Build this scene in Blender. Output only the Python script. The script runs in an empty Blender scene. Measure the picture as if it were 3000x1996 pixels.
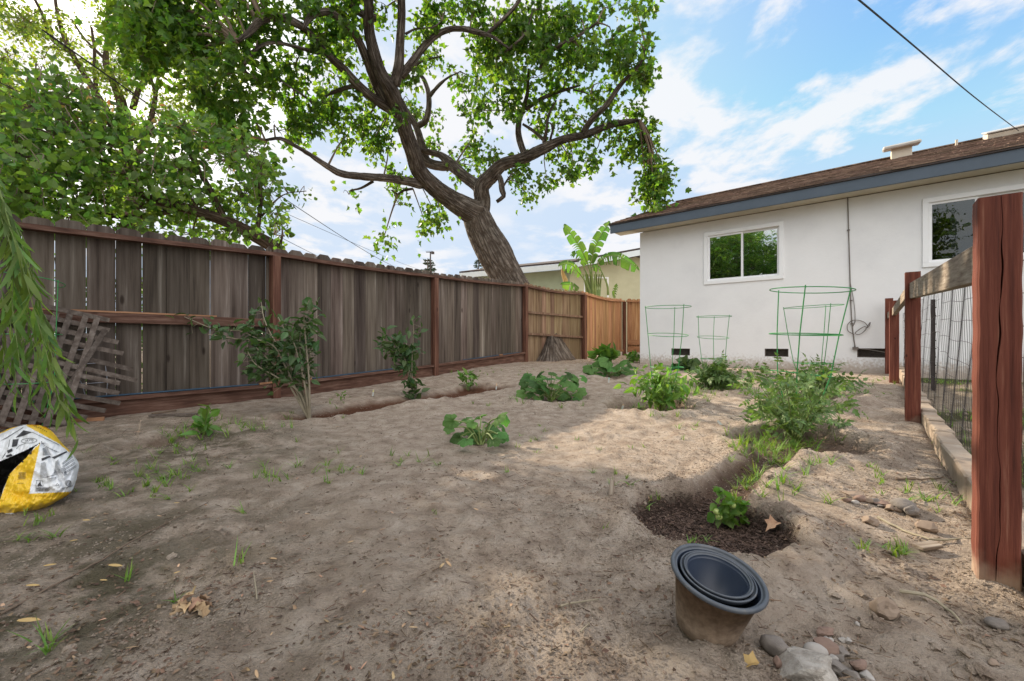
import bpy, bmesh, math, random
import numpy as np
from mathutils import Vector, Matrix
random.seed(7); RNG = np.random.default_rng(7)
R = math.radians
C = bpy.context.scene.collection
SC = bpy.context.scene
# ------------------------------------------------------------------ camera
CAMZ = 0.65
F = 1250.0                                  # focal length in pixels of the 3000 px wide photograph
cam = bpy.data.cameras.new('camera'); camo = bpy.data.objects.new('camera', cam); C.objects.link(camo)
cam.sensor_width = 36; cam.lens = 36 * F / 3000.0; cam.clip_start = 0.02; cam.clip_end = 2000
camo.location = (0, 0, CAMZ); camo.rotation_euler = (R(90), 0, 0); SC.camera = camo
# ------------------------------------------------------------------ sky, sun, exposure
SUN_EL, SUN_AZ = 25.0, -40.0                # degrees; azimuth from +Y towards +X
SKY = 0.10
w = bpy.data.worlds.new('World'); SC.world = w; w.use_nodes = True
nt = w.node_tree; N = nt.nodes; L = nt.links; N.clear()
def wn(t, **k):
    n = N.new(t)
    for a, b in k.items(): setattr(n, a, b)
    return n
def wmath(op, a, b=None, clamp=False):
    n = wn('ShaderNodeMath', operation=op, use_clamp=clamp)
    for i, v in enumerate((a, b)):
        if v is None: continue
        if isinstance(v, (int, float)): n.inputs[i].default_value = v
        else: L.new(v, n.inputs[i])
    return n.outputs[0]
sky = wn('ShaderNodeTexSky', sky_type='NISHITA', sun_disc=False)
sky.sun_elevation = R(SUN_EL); sky.sun_rotation = R(SUN_AZ); sky.air_density = 1.0; sky.dust_density = 0.6; sky.ozone_density = 2.0
tc = wn('ShaderNodeTexCoord'); sep = wn('ShaderNodeSeparateXYZ'); L.new(tc.outputs['Generated'], sep.inputs[0])
zc = wmath('ADD', wmath('MAXIMUM', sep.outputs[2], 0.0), 0.10)
cx = wmath('DIVIDE', sep.outputs[0], zc); cy = wmath('DIVIDE', sep.outputs[1], zc)
cmb = wn('ShaderNodeCombineXYZ'); L.new(cx, cmb.inputs[0]); L.new(cy, cmb.inputs[1])
def cloud(scale, det, dist, lo, hi, loc, sc3=(1, 1, 1)):
    mp = wn('ShaderNodeMapping'); mp.inputs['Location'].default_value = loc; mp.inputs['Scale'].default_value = sc3
    L.new(cmb.outputs[0], mp.inputs[0])
    ns = wn('ShaderNodeTexNoise'); ns.inputs['Scale'].default_value = scale; ns.inputs['Detail'].default_value = det
    ns.inputs['Roughness'].default_value = 0.58; ns.inputs['Distortion'].default_value = dist
    L.new(mp.outputs[0], ns.inputs[0])
    mr = wn('ShaderNodeMapRange', interpolation_type='SMOOTHSTEP'); mr.inputs[1].default_value = lo; mr.inputs[2].default_value = hi
    L.new(ns.outputs[0], mr.inputs[0]); return mr.outputs[0]
c1 = cloud(3.3, 9, 0.15, 0.46, 0.62, (9.3, 4.9, 1.4), (1.0, 0.8, 1))
c2 = cloud(0.7, 4, 0.3, 0.28, 0.50, (2.6, 8.2, 0.4))
cm = wmath('MULTIPLY', c1, wmath('ADD', wmath('MULTIPLY', c2, 0.85), 0.25), True)
# thin bright veil low in the sky and towards the sun
hz = wn('ShaderNodeMapRange', interpolation_type='SMOOTHSTEP'); hz.inputs[1].default_value = 0.55; hz.inputs[2].default_value = 0.02
hz.inputs[3].default_value = 0.0; hz.inputs[4].default_value = 0.62; L.new(sep.outputs[2], hz.inputs[0])
dot = wn('ShaderNodeVectorMath', operation='DOT_PRODUCT'); L.new(tc.outputs['Generated'], dot.inputs[0])
sd = Vector((math.sin(R(SUN_AZ)) * math.cos(R(SUN_EL)), math.cos(R(SUN_AZ)) * math.cos(R(SUN_EL)), math.sin(R(SUN_EL))))
dot.inputs[1].default_value = sd
vs = wn('ShaderNodeMapRange', interpolation_type='SMOOTHSTEP'); vs.inputs[1].default_value = 0.25; vs.inputs[2].default_value = 0.98
vs.inputs[3].default_value = 0.0; vs.inputs[4].default_value = 0.8; L.new(dot.outputs['Value'], vs.inputs[0])
veil = wmath('MAXIMUM', hz.outputs[0], vs.outputs[0])
allc = wmath('MAXIMUM', wmath('MULTIPLY', cm, 0.90), veil, True)
blu = wn('ShaderNodeMix', data_type='RGBA', blend_type='MULTIPLY'); blu.inputs[0].default_value = 1.0
L.new(sky.outputs[0], blu.inputs[6]); blu.inputs[7].default_value = (1.38, 1.66, 2.25, 1)
cap = wn('ShaderNodeMix', data_type='RGBA', blend_type='DARKEN'); cap.inputs[0].default_value = 1.0; L.new(blu.outputs[2], cap.inputs[6]); cap.inputs[7].default_value = (2.7, 3.6, 4.8, 1)
vl = wn('ShaderNodeMix', data_type='RGBA'); L.new(veil, vl.inputs[0]); L.new(cap.outputs[2], vl.inputs[6]); vl.inputs[7].default_value = (3.6, 4.1, 4.8, 1)
gd = wn('ShaderNodeVectorMath', operation='DOT_PRODUCT'); L.new(tc.outputs['Generated'], gd.inputs[0]); gd.inputs[1].default_value = (-0.655, 0.56, 0.508)
gl = wn('ShaderNodeMapRange', interpolation_type='SMOOTHSTEP'); gl.inputs[1].default_value = 0.915; gl.inputs[2].default_value = 1.0; gl.inputs[4].default_value = 1.0; L.new(gd.outputs['Value'], gl.inputs[0])
vg = wn('ShaderNodeMix', data_type='RGBA'); L.new(gl.outputs[0], vg.inputs[0]); L.new(vl.outputs[2], vg.inputs[6]); vg.inputs[7].default_value = (14.0, 13.0, 11.5, 1)
mx = wn('ShaderNodeMix', data_type='RGBA'); L.new(wmath('MULTIPLY', cm, 0.85), mx.inputs[0]); L.new(vg.outputs[2], mx.inputs[6])
CLOUD = 4.9
mx.inputs[7].default_value = (CLOUD * 1.0, CLOUD * 0.99, CLOUD * 1.0, 1)
bg = wn('ShaderNodeBackground'); bg.inputs[1].default_value = SKY; 
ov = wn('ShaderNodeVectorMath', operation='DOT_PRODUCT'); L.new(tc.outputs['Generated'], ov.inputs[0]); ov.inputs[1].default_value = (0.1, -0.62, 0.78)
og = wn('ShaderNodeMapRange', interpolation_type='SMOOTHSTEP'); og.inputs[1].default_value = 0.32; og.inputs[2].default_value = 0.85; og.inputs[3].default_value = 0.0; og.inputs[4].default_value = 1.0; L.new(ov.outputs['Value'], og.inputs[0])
m2 = wn('ShaderNodeMix', data_type='RGBA'); L.new(og.outputs[0], m2.inputs[0]); L.new(mx.outputs[2], m2.inputs[6]); m2.inputs[7].default_value = (10.6, 10.3, 10.2, 1)   # added fill light: unseen sky overhead and behind the camera brightened
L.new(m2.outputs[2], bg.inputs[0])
wo = wn('ShaderNodeOutputWorld'); L.new(bg.outputs[0], wo.inputs[0])
sl = bpy.data.lights.new('sun', 'SUN'); sl.energy = 4.3; sl.angle = R(0.6); sl.color = (1.0, 0.85, 0.66)
so = bpy.data.objects.new('sun', sl); C.objects.link(so)
so.rotation_euler = (-sd).to_track_quat('-Z', 'Y').to_euler(); so.location = (-8, 7, 9)
SC.view_settings.view_transform = 'Standard'; SC.view_settings.look = 'None'; SC.view_settings.gamma = 1
SC.view_settings.exposure = 1.0; SC.view_settings.use_curve_mapping = False
SC.render.engine = 'CYCLES'
SC.cycles.max_bounces = 8; SC.cycles.diffuse_bounces = 4; SC.cycles.transmission_bounces = 4; SC.cycles.glossy_bounces = 2
SC.cycles.caustics_reflective = False; SC.cycles.caustics_refractive = False; SC.cycles.use_denoising = True; SC.cycles.denoising_prefilter = 'NONE'; SC.cycles.denoising_input_passes = 'RGB_ALBEDO_NORMAL'

# ------------------------------------------------------------------ helpers: points
D = 3000 / 2357.0                            # measured on a 2357 px wide view of the photograph
def P(x, y, Y): return np.array(((x - 1500) / F * Y, Y, CAMZ + (998 - y) / F * Y))
def Pd(x, y, Y): return P(x * D, y * D, Y)
def sstep(a, b, x):
    t = np.clip((np.asarray(x, float) - a) / (b - a), 0, 1); return t * t * (3 - 2 * t)
_lat = RNG.random((257, 257))
def vnoise(x, y):
    x = np.asarray(x, float); y = np.asarray(y, float)
    xi = np.floor(x).astype(int); yi = np.floor(y).astype(int); fx = x - xi; fy = y - yi
    fx = fx * fx * (3 - 2 * fx); fy = fy * fy * (3 - 2 * fy)
    a = _lat[xi % 256, yi % 256]; b = _lat[(xi + 1) % 256, yi % 256]
    c = _lat[xi % 256, (yi + 1) % 256]; d = _lat[(xi + 1) % 256, (yi + 1) % 256]
    return (a * (1 - fx) + b * fx) * (1 - fy) + (c * (1 - fx) + d * fx) * fy - 0.5
def fbm(x, y, o=4, g=0.5):
    s = 0; a = 1
    for i in range(o):
        s = s + a * vnoise(x * 2 ** i + 17.3 * i, y * 2 ** i + 5.1 * i); a *= g
    return s
def g0(x, y):                                # gentle rise of the yard towards the house
    v = np.asarray(y, float) + 0.6 * np.asarray(x, float)
    return 0.19 * sstep(3.6, 9.0, v)
def ray_ground(px, py, gf):
    lo, hi = 0.3, 30.0
    for _ in range(24):
        m = (lo + hi) / 2; p = P(px, py, m)
        if p[2] > gf(p[0], p[1]): lo = m
        else: hi = m
    return P(px, py, (lo + hi) / 2)
BASINS = []                                  # cx, cy, rx, ry, depth, berm, mulch, wet
def basin(x0, x1, y0, y1, depth, berm, mulch=0.0, wet=0.0, maxr=1.3):
    c = ray_ground((x0 + x1) / 2 * D, (y0 + y1) / 2 * D, g0)
    a = ray_ground((x0 + x1) / 2 * D, y0 * D, g0); b = ray_ground((x0 + x1) / 2 * D, y1 * D, g0)
    rx = (x1 - x0) / 2 * D / F * c[1]; ry = min((a[1] - b[1]) / 2, rx * maxr)
    BASINS.append((c[0], (a[1] + b[1]) / 2 if (a[1] - b[1]) / 2 <= rx * maxr else c[1], rx, ry, depth, berm, mulch, wet))
basin(1458, 1822, 1122, 1290, 0.07, 0.035, 1.0)
basin(1690, 1975, 985, 1055, 0.06, 0.05, 0.35, 0.5)
basin(1405, 1600, 915, 958, 0.07, 0.045, 0, 0.4)
basin(1180, 1352, 890, 930, 0.07, 0.04, 0, 0.5)
basin(1345, 1470, 850, 872, 0.07, 0.04, 0, 0.5)
basin(1590, 1700, 880, 905, 0.06, 0.04, 0, 0.3)
basin(1790, 1975, 910, 945, 0.07, 0.06, 0, 0.3)
basin(1045, 1150, 880, 905, 0.06, 0.03, 0, 1.0, 0.9)
TRENCH = []                                  # polyline trenches: a, b, width, depth, berm, wet
def trench(pts, wd, depth, berm, wet, mulch=0.0):
    q = [ray_ground(x * D, y * D, g0)[:2] for x, y in pts]
    for a, b in zip(q[:-1], q[1:]): TRENCH.append((a, b, wd, depth, berm, wet, mulch))
trench([(1640, 1150), (1700, 1090), (1790, 1040)], 0.13, 0.06, 0.02, 0.7, 0.5)
trench([(690, 962), (830, 938), (950, 921), (1060, 903), (1140, 890)], 0.25, 0.05, 0.03, 1.0)
trench([(330, 1030), (520, 985), (640, 965), (700, 958)], 0.13, 0.05, 0.04, 0.35)
BUMPS = []                                   # low mounds: cx, cy, r, h
for (x, y, r, h) in ((1955, 940, .35, .07), (1380, 1190, .13, .03), (1960, 1010, .3, .03), (1800, 1110, .16, .035), (1840, 1060, .2, .03),
                     (1860, 1240, .16, .035), (1500, 1300, .10, .035), (1640, 970, .3, .03), (620, 1000, .3, .04), (380, 1010, .3, .03), (1760, 1330, .15, .02),
                     (1200, 960, .3, .02), (1000, 945, .25, .02), (2290, 1340, .12, .02), (2100, 985, .12, .03)):
    q = ray_ground(x * D, y * D, g0); BUMPS.append((q[0], q[1], r, h))
def gz(x, y, fine=True, masks=False):
    x = np.asarray(x, float); y = np.asarray(y, float)
    h = g0(x, y); mu = np.zeros_like(h); we = np.zeros_like(h); rim = np.zeros_like(h)
    wob = 1 + 0.16 * vnoise(x * 3.1 + 9, y * 3.1) + 0.10 * vnoise(x * 9, y * 9 + 3) + 0.13 * vnoise(x * 22, y * 22 + 3)
    ins = np.zeros_like(h); bm = np.zeros_like(h)
    for cx_, cy_, rx, ry, dp, be, m, wt in BASINS:
        d = np.sqrt(((x - cx_) / rx) ** 2 + ((y - cy_) / ry) ** 2) * wob
        i = 1 - sstep(0.78, 1.02, d); ins = np.maximum(ins, i * dp)
        bm = np.maximum(bm, be * np.exp(-((d - 1.15) / 0.2) ** 2))
        mu = np.maximum(mu, m * (1 - sstep(0.86, 0.99, d))); we = np.maximum(we, wt * (1 - sstep(0.8, 1.0, d)))
    for a, b, wd, dp, be, wt, m in TRENCH:
        ab = b - a; t = np.clip(((x - a[0]) * ab[0] + (y - a[1]) * ab[1]) / (ab @ ab), 0, 1)
        d = np.hypot(x - a[0] - t * ab[0], y - a[1] - t * ab[1]) / wd * wob
        i = 1 - sstep(0.5, 1.05, d); ins = np.maximum(ins, i * dp)
        bm = np.maximum(bm, be * np.exp(-((d - 1.35) / 0.3) ** 2))
        we = np.maximum(we, wt * (1 - sstep(0.6, 1.0, d))); mu = np.maximum(mu, m * (1 - sstep(0.6, 1.0, d)))
    bm = bm * (1 - np.clip(ins / 0.05, 0, 1)) * (0.75 + 0.9 * fbm(x * 2.3, y * 2.3 + 7, 3))
    h = h - ins + bm
    for cx_, cy_, r, hh in BUMPS: h = h + hh * np.exp(-((x - cx_) ** 2 + (y - cy_) ** 2) / r ** 2) * wob
    if fine:
        near = np.exp(-np.hypot(x, y) / 14)
        h = h + near * (0.030 * fbm(x * 1.1, y * 1.1, 3) + 0.017 * fbm(x * 5, y * 5, 5, 0.62))
        cl = np.clip(fbm(x * 14 + 3, y * 14, 4), -0.2, 1); h = h + near * (0.018 + 0.45 * bm + 0.5 * ins * (1 - np.clip(mu * 1.6, 0, 1)) + 0.012 * sstep(0.05, 0.3, fbm(x * 1.3 + 40, y * 1.3, 3))) * cl
        foot = np.clip(vnoise(x * 4.2 + 31, y * 4.2) - 0.18, 0, 1); h = h - 0.05 * near * foot
    if masks: return h, mu, we, bm
    return h
import bisect
def gzs(x, y):                              # height of the ground mesh itself
    i = min(max(bisect.bisect_right(GXL, x) - 1, 0), len(GXL) - 2); j = min(max(bisect.bisect_right(GYL, y) - 1, 0), len(GYL) - 2)
    a = min(max((x - GXL[i]) / (GXL[i + 1] - GXL[i]), 0), 1); b = min(max((y - GYL[j]) / (GYL[j + 1] - GYL[j]), 0), 1)
    return float((H[i, j] * (1 - b) + H[i, j + 1] * b) * (1 - a) + (H[i + 1, j] * (1 - b) + H[i + 1, j + 1] * b) * a)
def G(px, py): return ray_ground(px, py, gzs)
def Gd(x, y): return G(x * D, y * D)

# ------------------------------------------------------------------ helpers: geometry
class Geo:
    def __init__(s): s.v = []; s.l = []; s.c = []; s.m = []; s.uv = []; s.n = 0
    def raw(s, v, faces, mi=0, uv=None):
        v = np.asarray(v, float).reshape(-1, 3)
        l = np.fromiter((i for f in faces for i in f), int); c = np.array([len(f) for f in faces])
        s.v.append(v); s.l.append(l + s.n); s.c.append(c); s.m.append(np.full(len(c), mi) if np.isscalar(mi) else np.asarray(mi))
        s.uv.append(np.zeros((len(l), 2)) if uv is None else np.asarray(uv)[l]); s.n += len(v); return s
    def inst(s, T, o, ay, nrm, sc, mi=0):
        """copies of a template (verts, faces): length along ay, face towards nrm"""
        tv, tf = T; o = np.asarray(o, float); n = len(o); ay = np.asarray(ay, float); ay = ay / (np.linalg.norm(ay, axis=1, keepdims=True) + 1e-9)
        ax = np.cross(ay, nrm); ax /= (np.linalg.norm(ax, axis=1, keepdims=True) + 1e-9); az = np.cross(ax, ay)
        sc = np.asarray(sc, float)
        if sc.ndim == 1: sc = np.stack([sc, sc, sc], 1)
        V = o[:, None, :] + (tv[None, :, 0] * sc[:, 0:1])[..., None] * ax[:, None] + (tv[None, :, 1] * sc[:, 1:2])[..., None] * ay[:, None] + (tv[None, :, 2] * sc[:, 2:3])[..., None] * az[:, None]
        k = len(tv); fl = np.fromiter((i for f in tf for i in f), int); fc = np.array([len(f) for f in tf])
        l = (fl[None] + (np.arange(n) * k)[:, None]).ravel() + s.n
        s.v.append(V.reshape(-1, 3)); s.l.append(l); s.c.append(np.tile(fc, n)); s.m.append(np.full(n * len(fc), mi)); s.uv.append(np.zeros((len(l), 2))); s.n += n * k
        return s
    def box(s, c, size, ax=None, mi=0, bev=0.0):
        """box centred at c; ax = 3x3 rows of axes; size full lengths; bev chamfers the edges"""
        c = np.asarray(c, float); h = np.asarray(size, float) / 2; A = np.eye(3) if ax is None else np.asarray(ax, float)
        if bev <= 0:
            q = np.array([(x, y, z) for x in (-1, 1) for y in (-1, 1) for z in (-1, 1)], float) * h
            return s.raw(c + q @ A, [(0, 1, 3, 2), (4, 6, 7, 5), (0, 4, 5, 1), (2, 3, 7, 6), (0, 2, 6, 4), (1, 5, 7, 3)], mi, np.stack([q[:, 0], q[:, 1] + q[:, 2]], 1))
        v = []; idx = {}
        for sx in (-1, 1):
            for sy in (-1, 1):
                for sz in (-1, 1):
                    for k in range(3):
                        p = np.array((sx, sy, sz)) * (h - bev); p[k] = (sx, sy, sz)[k] * h[k]; idx[(sx, sy, sz, k)] = len(v); v.append(p)
        f = []
        for k in range(3):
            a, b = [i for i in range(3) if i != k]
            for sg in (-1, 1):
                r = []
                for p_, q_ in ((-1, -1), (1, -1), (1, 1), (-1, 1)):
                    t = [0, 0, 0]; t[k] = sg; t[a] = p_; t[b] = q_; r.append(idx[(*t, k)])
                f.append(r)
            for p_ in (-1, 1):
                for q_ in (-1, 1):
                    t0 = [0, 0, 0]; t0[a] = p_; t0[b] = q_; t1 = t0[:]; t0[k] = -1; t1[k] = 1
                    f.append([idx[(*t0, a)], idx[(*t0, b)], idx[(*t1, b)], idx[(*t1, a)]])
        for sx in (-1, 1):
            for sy in (-1, 1):
                for sz in (-1, 1): f.append([idx[(sx, sy, sz, k)] for k in range(3)])
        v = np.array(v); return s.raw(c + v @ A, f, mi, np.stack([v[:, 0], v[:, 1] + v[:, 2]], 1))
    def beam(s, a, b, wd, th, up=(0, 0, 1), mi=0, bev=0.0):
        """board from a to b, wd measured along up-ish, th across"""
        a = np.asarray(a, float); b = np.asarray(b, float); d = b - a; ln = np.linalg.norm(d); d = d / ln
        u = np.asarray(up, float); u = u - d * (u @ d); u /= np.linalg.norm(u); n = np.cross(d, u)
        return s.box((a + b) / 2, (ln, th, wd), [d, n, u], mi, bev)
    def tube(s, pts, rad, sides=8, mi=0, cap=True, bump=0.0, vscale=1.0, seed=0.0):
        p = np.asarray(pts, float); n = len(p); rad = np.broadcast_to(np.asarray(rad, float), (n,)).copy()
        t = np.gradient(p, axis=0); t /= (np.linalg.norm(t, axis=1, keepdims=True) + 1e-12)
        a = np.array((0, 0, 1.0)) if abs(t[0][2]) < 0.9 else np.array((1.0, 0, 0))
        u = np.zeros((n, 3)); u[0] = np.cross(t[0], a); u[0] /= np.linalg.norm(u[0])
        for i in range(1, n):
            q = u[i - 1] - t[i] * (u[i - 1] @ t[i]); u[i] = q / (np.linalg.norm(q) + 1e-12)
        w_ = np.cross(t, u); th = np.arange(sides) / sides * 2 * math.pi
        rr = rad[:, None] * np.ones((1, sides))
        ln = np.concatenate([[0], np.cumsum(np.linalg.norm(np.diff(p, axis=0), axis=1))])
        if bump > 0:
            k = max(4, int(round(float(rad.max()) * 2 * math.pi / 0.045)))
            uu = (th / (2 * math.pi) * k)[None] + 0.35 * np.sin(ln[:, None] * 5 + seed) + 0.15 * ln[:, None] * 6
            r1 = np.abs(vnoise(uu % k + seed, ln[:, None] * 5 + 3 + seed)) * 2
            rr = rr * (1 + 0.05 * vnoise(th[None] * 0.8 + seed, ln[:, None] * 2.2)) - bump * (1 - np.clip(r1 * 3, 0, 1)) + bump * 0.5 * vnoise(uu * 2 % (2 * k), ln[:, None] * 16)
        V = p[:, None] + rr[..., None] * (np.cos(th)[None, :, None] * u[:, None] + np.sin(th)[None, :, None] * w_[:, None])
        i, j = np.meshgrid(np.arange(n - 1), np.arange(sides), indexing='ij'); j2 = (j + 1) % sides
        q = np.stack([i * sides + j, i * sides + j2, (i + 1) * sides + j2, (i + 1) * sides + j], -1).reshape(-1, 4)
        uvq = np.stack([np.stack([j, j + 1, j + 1, j], -1) / sides * 2 * math.pi * max(rad.mean(), 1e-4), np.stack([ln[i], ln[i], ln[i + 1], ln[i + 1]], -1)], -1).reshape(-1, 2)
        s.v.append(V.reshape(-1, 3)); s.l.append(q.ravel() + s.n); s.c.append(np.full(len(q), 4)); s.m.append(np.full(len(q), mi)); s.uv.append(uvq)
        if cap:
            s.l.append(np.arange(sides)[::-1] + s.n); s.c.append(np.array([sides])); s.m.append(np.array([mi])); s.uv.append(np.zeros((sides, 2)))
            s.l.append(np.arange(sides) + (n - 1) * sides + s.n); s.c.append(np.array([sides])); s.m.append(np.array([mi])); s.uv.append(np.zeros((sides, 2)))
        s.n += n * sides; return s
    def lathe(s, prof, c=(0, 0, 0), sides=48, A=None, mi=0):
        prof = np.asarray(prof, float); th = np.arange(sides) / sides * 2 * math.pi; n = len(prof)
        V = np.stack([prof[:, 0:1] * np.cos(th), prof[:, 0:1] * np.sin(th), prof[:, 1:2] + 0 * th], -1).reshape(-1, 3)
        if A is not None: V = V @ np.asarray(A)
        f = [(i * sides + j, i * sides + (j + 1) % sides, (i + 1) * sides + (j + 1) % sides, (i + 1) * sides + j) for i in range(n - 1) for j in range(sides)]
        return s.raw(V + np.asarray(c), f, mi)
    def arrays(s): return np.concatenate(s.v), np.concatenate(s.l), np.concatenate(s.c), np.concatenate(s.m), np.concatenate(s.uv)
OFF = {}
def link_mesh(name, geo, mats, parent=None, origin=None, smooth=False, attrs=None):
    v, l, c, m, uv = geo.arrays()
    org = OFF[parent.name] if parent is not None else (np.zeros(3) if origin is None else np.asarray(origin, float))
    me = bpy.data.meshes.new(name); me.vertices.add(len(v)); me.vertices.foreach_set('co', (v - org).astype(np.float32).ravel())
    me.loops.add(len(l)); me.loops.foreach_set('vertex_index', l.astype(np.int32)); me.polygons.add(len(c))
    me.polygons.foreach_set('loop_start', np.concatenate([[0], np.cumsum(c)[:-1]]).astype(np.int32))
    me.polygons.foreach_set('material_index', m.astype(np.int32)); me.polygons.foreach_set('use_smooth', np.full(len(c), smooth))
    ul = me.uv_layers.new(name='UVMap'); ul.data.foreach_set('uv', uv.astype(np.float32).ravel())
    for k, a in (attrs or {}).items(): me.attributes.new(k, 'FLOAT', 'POINT').data.foreach_set('value', a.astype(np.float32))
    me.update(calc_edges=True); me.validate()
    for q in (mats if isinstance(mats, (list, tuple)) else [mats]): me.materials.append(q)
    o = bpy.data.objects.new(name, me); C.objects.link(o)
    if parent is not None: o.parent = parent; OFF[o.name] = OFF[parent.name]
    else: o.location = org; OFF[o.name] = org
    return o
def tag(o, label=None, cat=None, group=None, kind=None):
    if label: o['label'] = label
    if cat: o['category'] = cat
    if group: o['group'] = group
    if kind: o['kind'] = kind
    return o
def thing(name, label, cat, loc, group=None):
    o = bpy.data.objects.new(name, None); C.objects.link(o); o.location = tuple(float(q) for q in loc); o.empty_display_size = 0.1
    OFF[o.name] = np.asarray(loc, float); return tag(o, label, cat, group)
def crom(pts, step=0.05):
    """Catmull-Rom resampling of rows (any number of columns; first three are x, y, z)"""
    p = np.asarray(pts, float); q = np.vstack([2 * p[0] - p[1], p, 2 * p[-1] - p[-2]]); out = []
    for i in range(1, len(q) - 2):
        n = max(2, int(np.linalg.norm(q[i + 1][:3] - q[i][:3]) / step)); t = np.linspace(0, 1, n, endpoint=False)[:, None]
        out.append(0.5 * ((2 * q[i]) + (-q[i - 1] + q[i + 1]) * t + (2 * q[i - 1] - 5 * q[i] + 4 * q[i + 1] - q[i + 2]) * t ** 2 + (-q[i - 1] + 3 * q[i] - 3 * q[i + 1] + q[i + 2]) * t ** 3))
    out.append(p[-1:]); return np.vstack(out)
def rdir(n, up=0.0):
    v = RNG.normal(size=(n, 3)); v /= np.linalg.norm(v, axis=1, keepdims=True); v[:, 2] += up; return v / np.linalg.norm(v, axis=1, keepdims=True)

# ------------------------------------------------------------------ materials
def material(name, cols, scale=4.0, stretch=(1, 1, 1), detail=6, rough=0.8, bump=0.3, bdist=0.01, bscale=None, island=0.0, hue=0.0,
             translucent=0.0, tcol=None, spec=0.3, coord='Object', lo=0.3, hi=0.7, metal=0.0, extra=None, voro=False):
    m = bpy.data.materials.new(name); m.use_nodes = True; t = m.node_tree; nd = t.nodes; lk = t.links; nd.clear()
    def A(ty, **k):
        n = nd.new(ty)
        for a, b in k.items(): setattr(n, a, b)
        return n
    out = A('ShaderNodeOutputMaterial'); bs = A('ShaderNodeBsdfPrincipled'); tcn = A('ShaderNodeTexCoord'); mp = A('ShaderNodeMapping')
    mp.inputs['Scale'].default_value = stretch
    vec = tcn.outputs[coord]; geo = A('ShaderNodeNewGeometry')
    if island > 0:
        sc_ = A('ShaderNodeVectorMath', operation='SCALE'); cb = A('ShaderNodeCombineXYZ')
        for i in range(3): lk.new(geo.outputs['Random Per Island'], cb.inputs[i])
        lk.new(cb.outputs[0], sc_.inputs[0]); sc_.inputs['Scale'].default_value = 37.0
        ad = A('ShaderNodeVectorMath', operation='ADD'); lk.new(vec, ad.inputs[0]); lk.new(sc_.outputs[0], ad.inputs[1]); vec = ad.outputs[0]
    lk.new(vec, mp.inputs[0])
    ns = A('ShaderNodeTexNoise'); ns.inputs['Scale'].default_value = scale; ns.inputs['Detail'].default_value = detail; ns.inputs['Roughness'].default_value = 0.62
    lk.new(mp.outputs[0], ns.inputs[0])
    mr = A('ShaderNodeMapRange'); mr.inputs[1].default_value = lo; mr.inputs[2].default_value = hi; lk.new(ns.outputs[0], mr.inputs[0])
    cr = A('ShaderNodeValToRGB'); e = cr.color_ramp.elements
    for i, c in enumerate(cols):
        p = i / (len(cols) - 1) if len(cols) > 1 else 0
        el = e[0] if i == 0 else (e[-1] if i == len(cols) - 1 and len(cols) > 1 else e.new(p)); el.position = p; el.color = (*c, 1)
    lk.new(mr.outputs[0], cr.inputs[0]); col = cr.outputs[0]
    if island > 0:
        hs = A('ShaderNodeHueSaturation'); vr = A('ShaderNodeMapRange'); vr.inputs[3].default_value = 1 - island; vr.inputs[4].default_value = 1 + island
        lk.new(geo.outputs['Random Per Island'], vr.inputs[0]); lk.new(vr.outputs[0], hs.inputs['Value']); lk.new(col, hs.inputs['Color'])
        if hue > 0:
            ml = A('ShaderNodeMath', operation='MULTIPLY'); ml.inputs[1].default_value = 7.31; fr = A('ShaderNodeMath', operation='FRACT')
            lk.new(geo.outputs['Random Per Island'], ml.inputs[0]); lk.new(ml.outputs[0], fr.inputs[0])
            hr = A('ShaderNodeMapRange'); hr.inputs[3].default_value = 0.5 - hue; hr.inputs[4].default_value = 0.5 + hue
            lk.new(fr.outputs[0], hr.inputs[0]); lk.new(hr.outputs[0], hs.inputs['Hue'])
        col = hs.outputs[0]
    ctx = dict(A=A, lk=lk, vec=vec, mp=mp, ns=ns, geo=geo, tcn=tcn, bs=bs, t=t)
    if extra: col = extra(ctx, col) or col
    lk.new(col, bs.inputs['Base Color'])
    bs.inputs['Roughness'].default_value = rough; bs.inputs['Specular IOR Level'].default_value = spec; bs.inputs['Metallic'].default_value = metal
    if bump > 0:
        b = A('ShaderNodeBump'); b.inputs['Strength'].default_value = bump; b.inputs['Distance'].default_value = bdist
        n2 = A('ShaderNodeTexNoise'); n2.inputs['Scale'].default_value = bscale or scale * 2.5; n2.inputs['Detail'].default_value = 8; n2.inputs['Roughness'].default_value = 0.65
        lk.new(mp.outputs[0], n2.inputs[0]); hgt = n2.outputs[0]
        if ctx.get('height') is not None:
            ad2 = A('ShaderNodeMath', operation='ADD'); lk.new(hgt, ad2.inputs[0]); lk.new(ctx['height'], ad2.inputs[1]); hgt = ad2.outputs[0]
        lk.new(hgt, b.inputs['Height']); lk.new(b.outputs[0], bs.inputs['Normal'])
    sh = bs.outputs[0]
    if translucent > 0:
        tr = A('ShaderNodeBsdfTranslucent'); mixs = A('ShaderNodeMixShader'); mixs.inputs[0].default_value = translucent
        g = A('ShaderNodeMix', data_type='RGBA', blend_type='MULTIPLY'); g.inputs[0].default_value = 1.0; lk.new(col, g.inputs[6]); g.inputs[7].default_value = (*(tcol or (1, 1, 1)), 1)
        lk.new(g.outputs[2], tr.inputs[0]); lk.new(sh, mixs.inputs[1]); lk.new(tr.outputs[0], mixs.inputs[2]); sh = mixs.outputs[0]
    lk.new(sh, out.inputs[0]); return m
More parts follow.
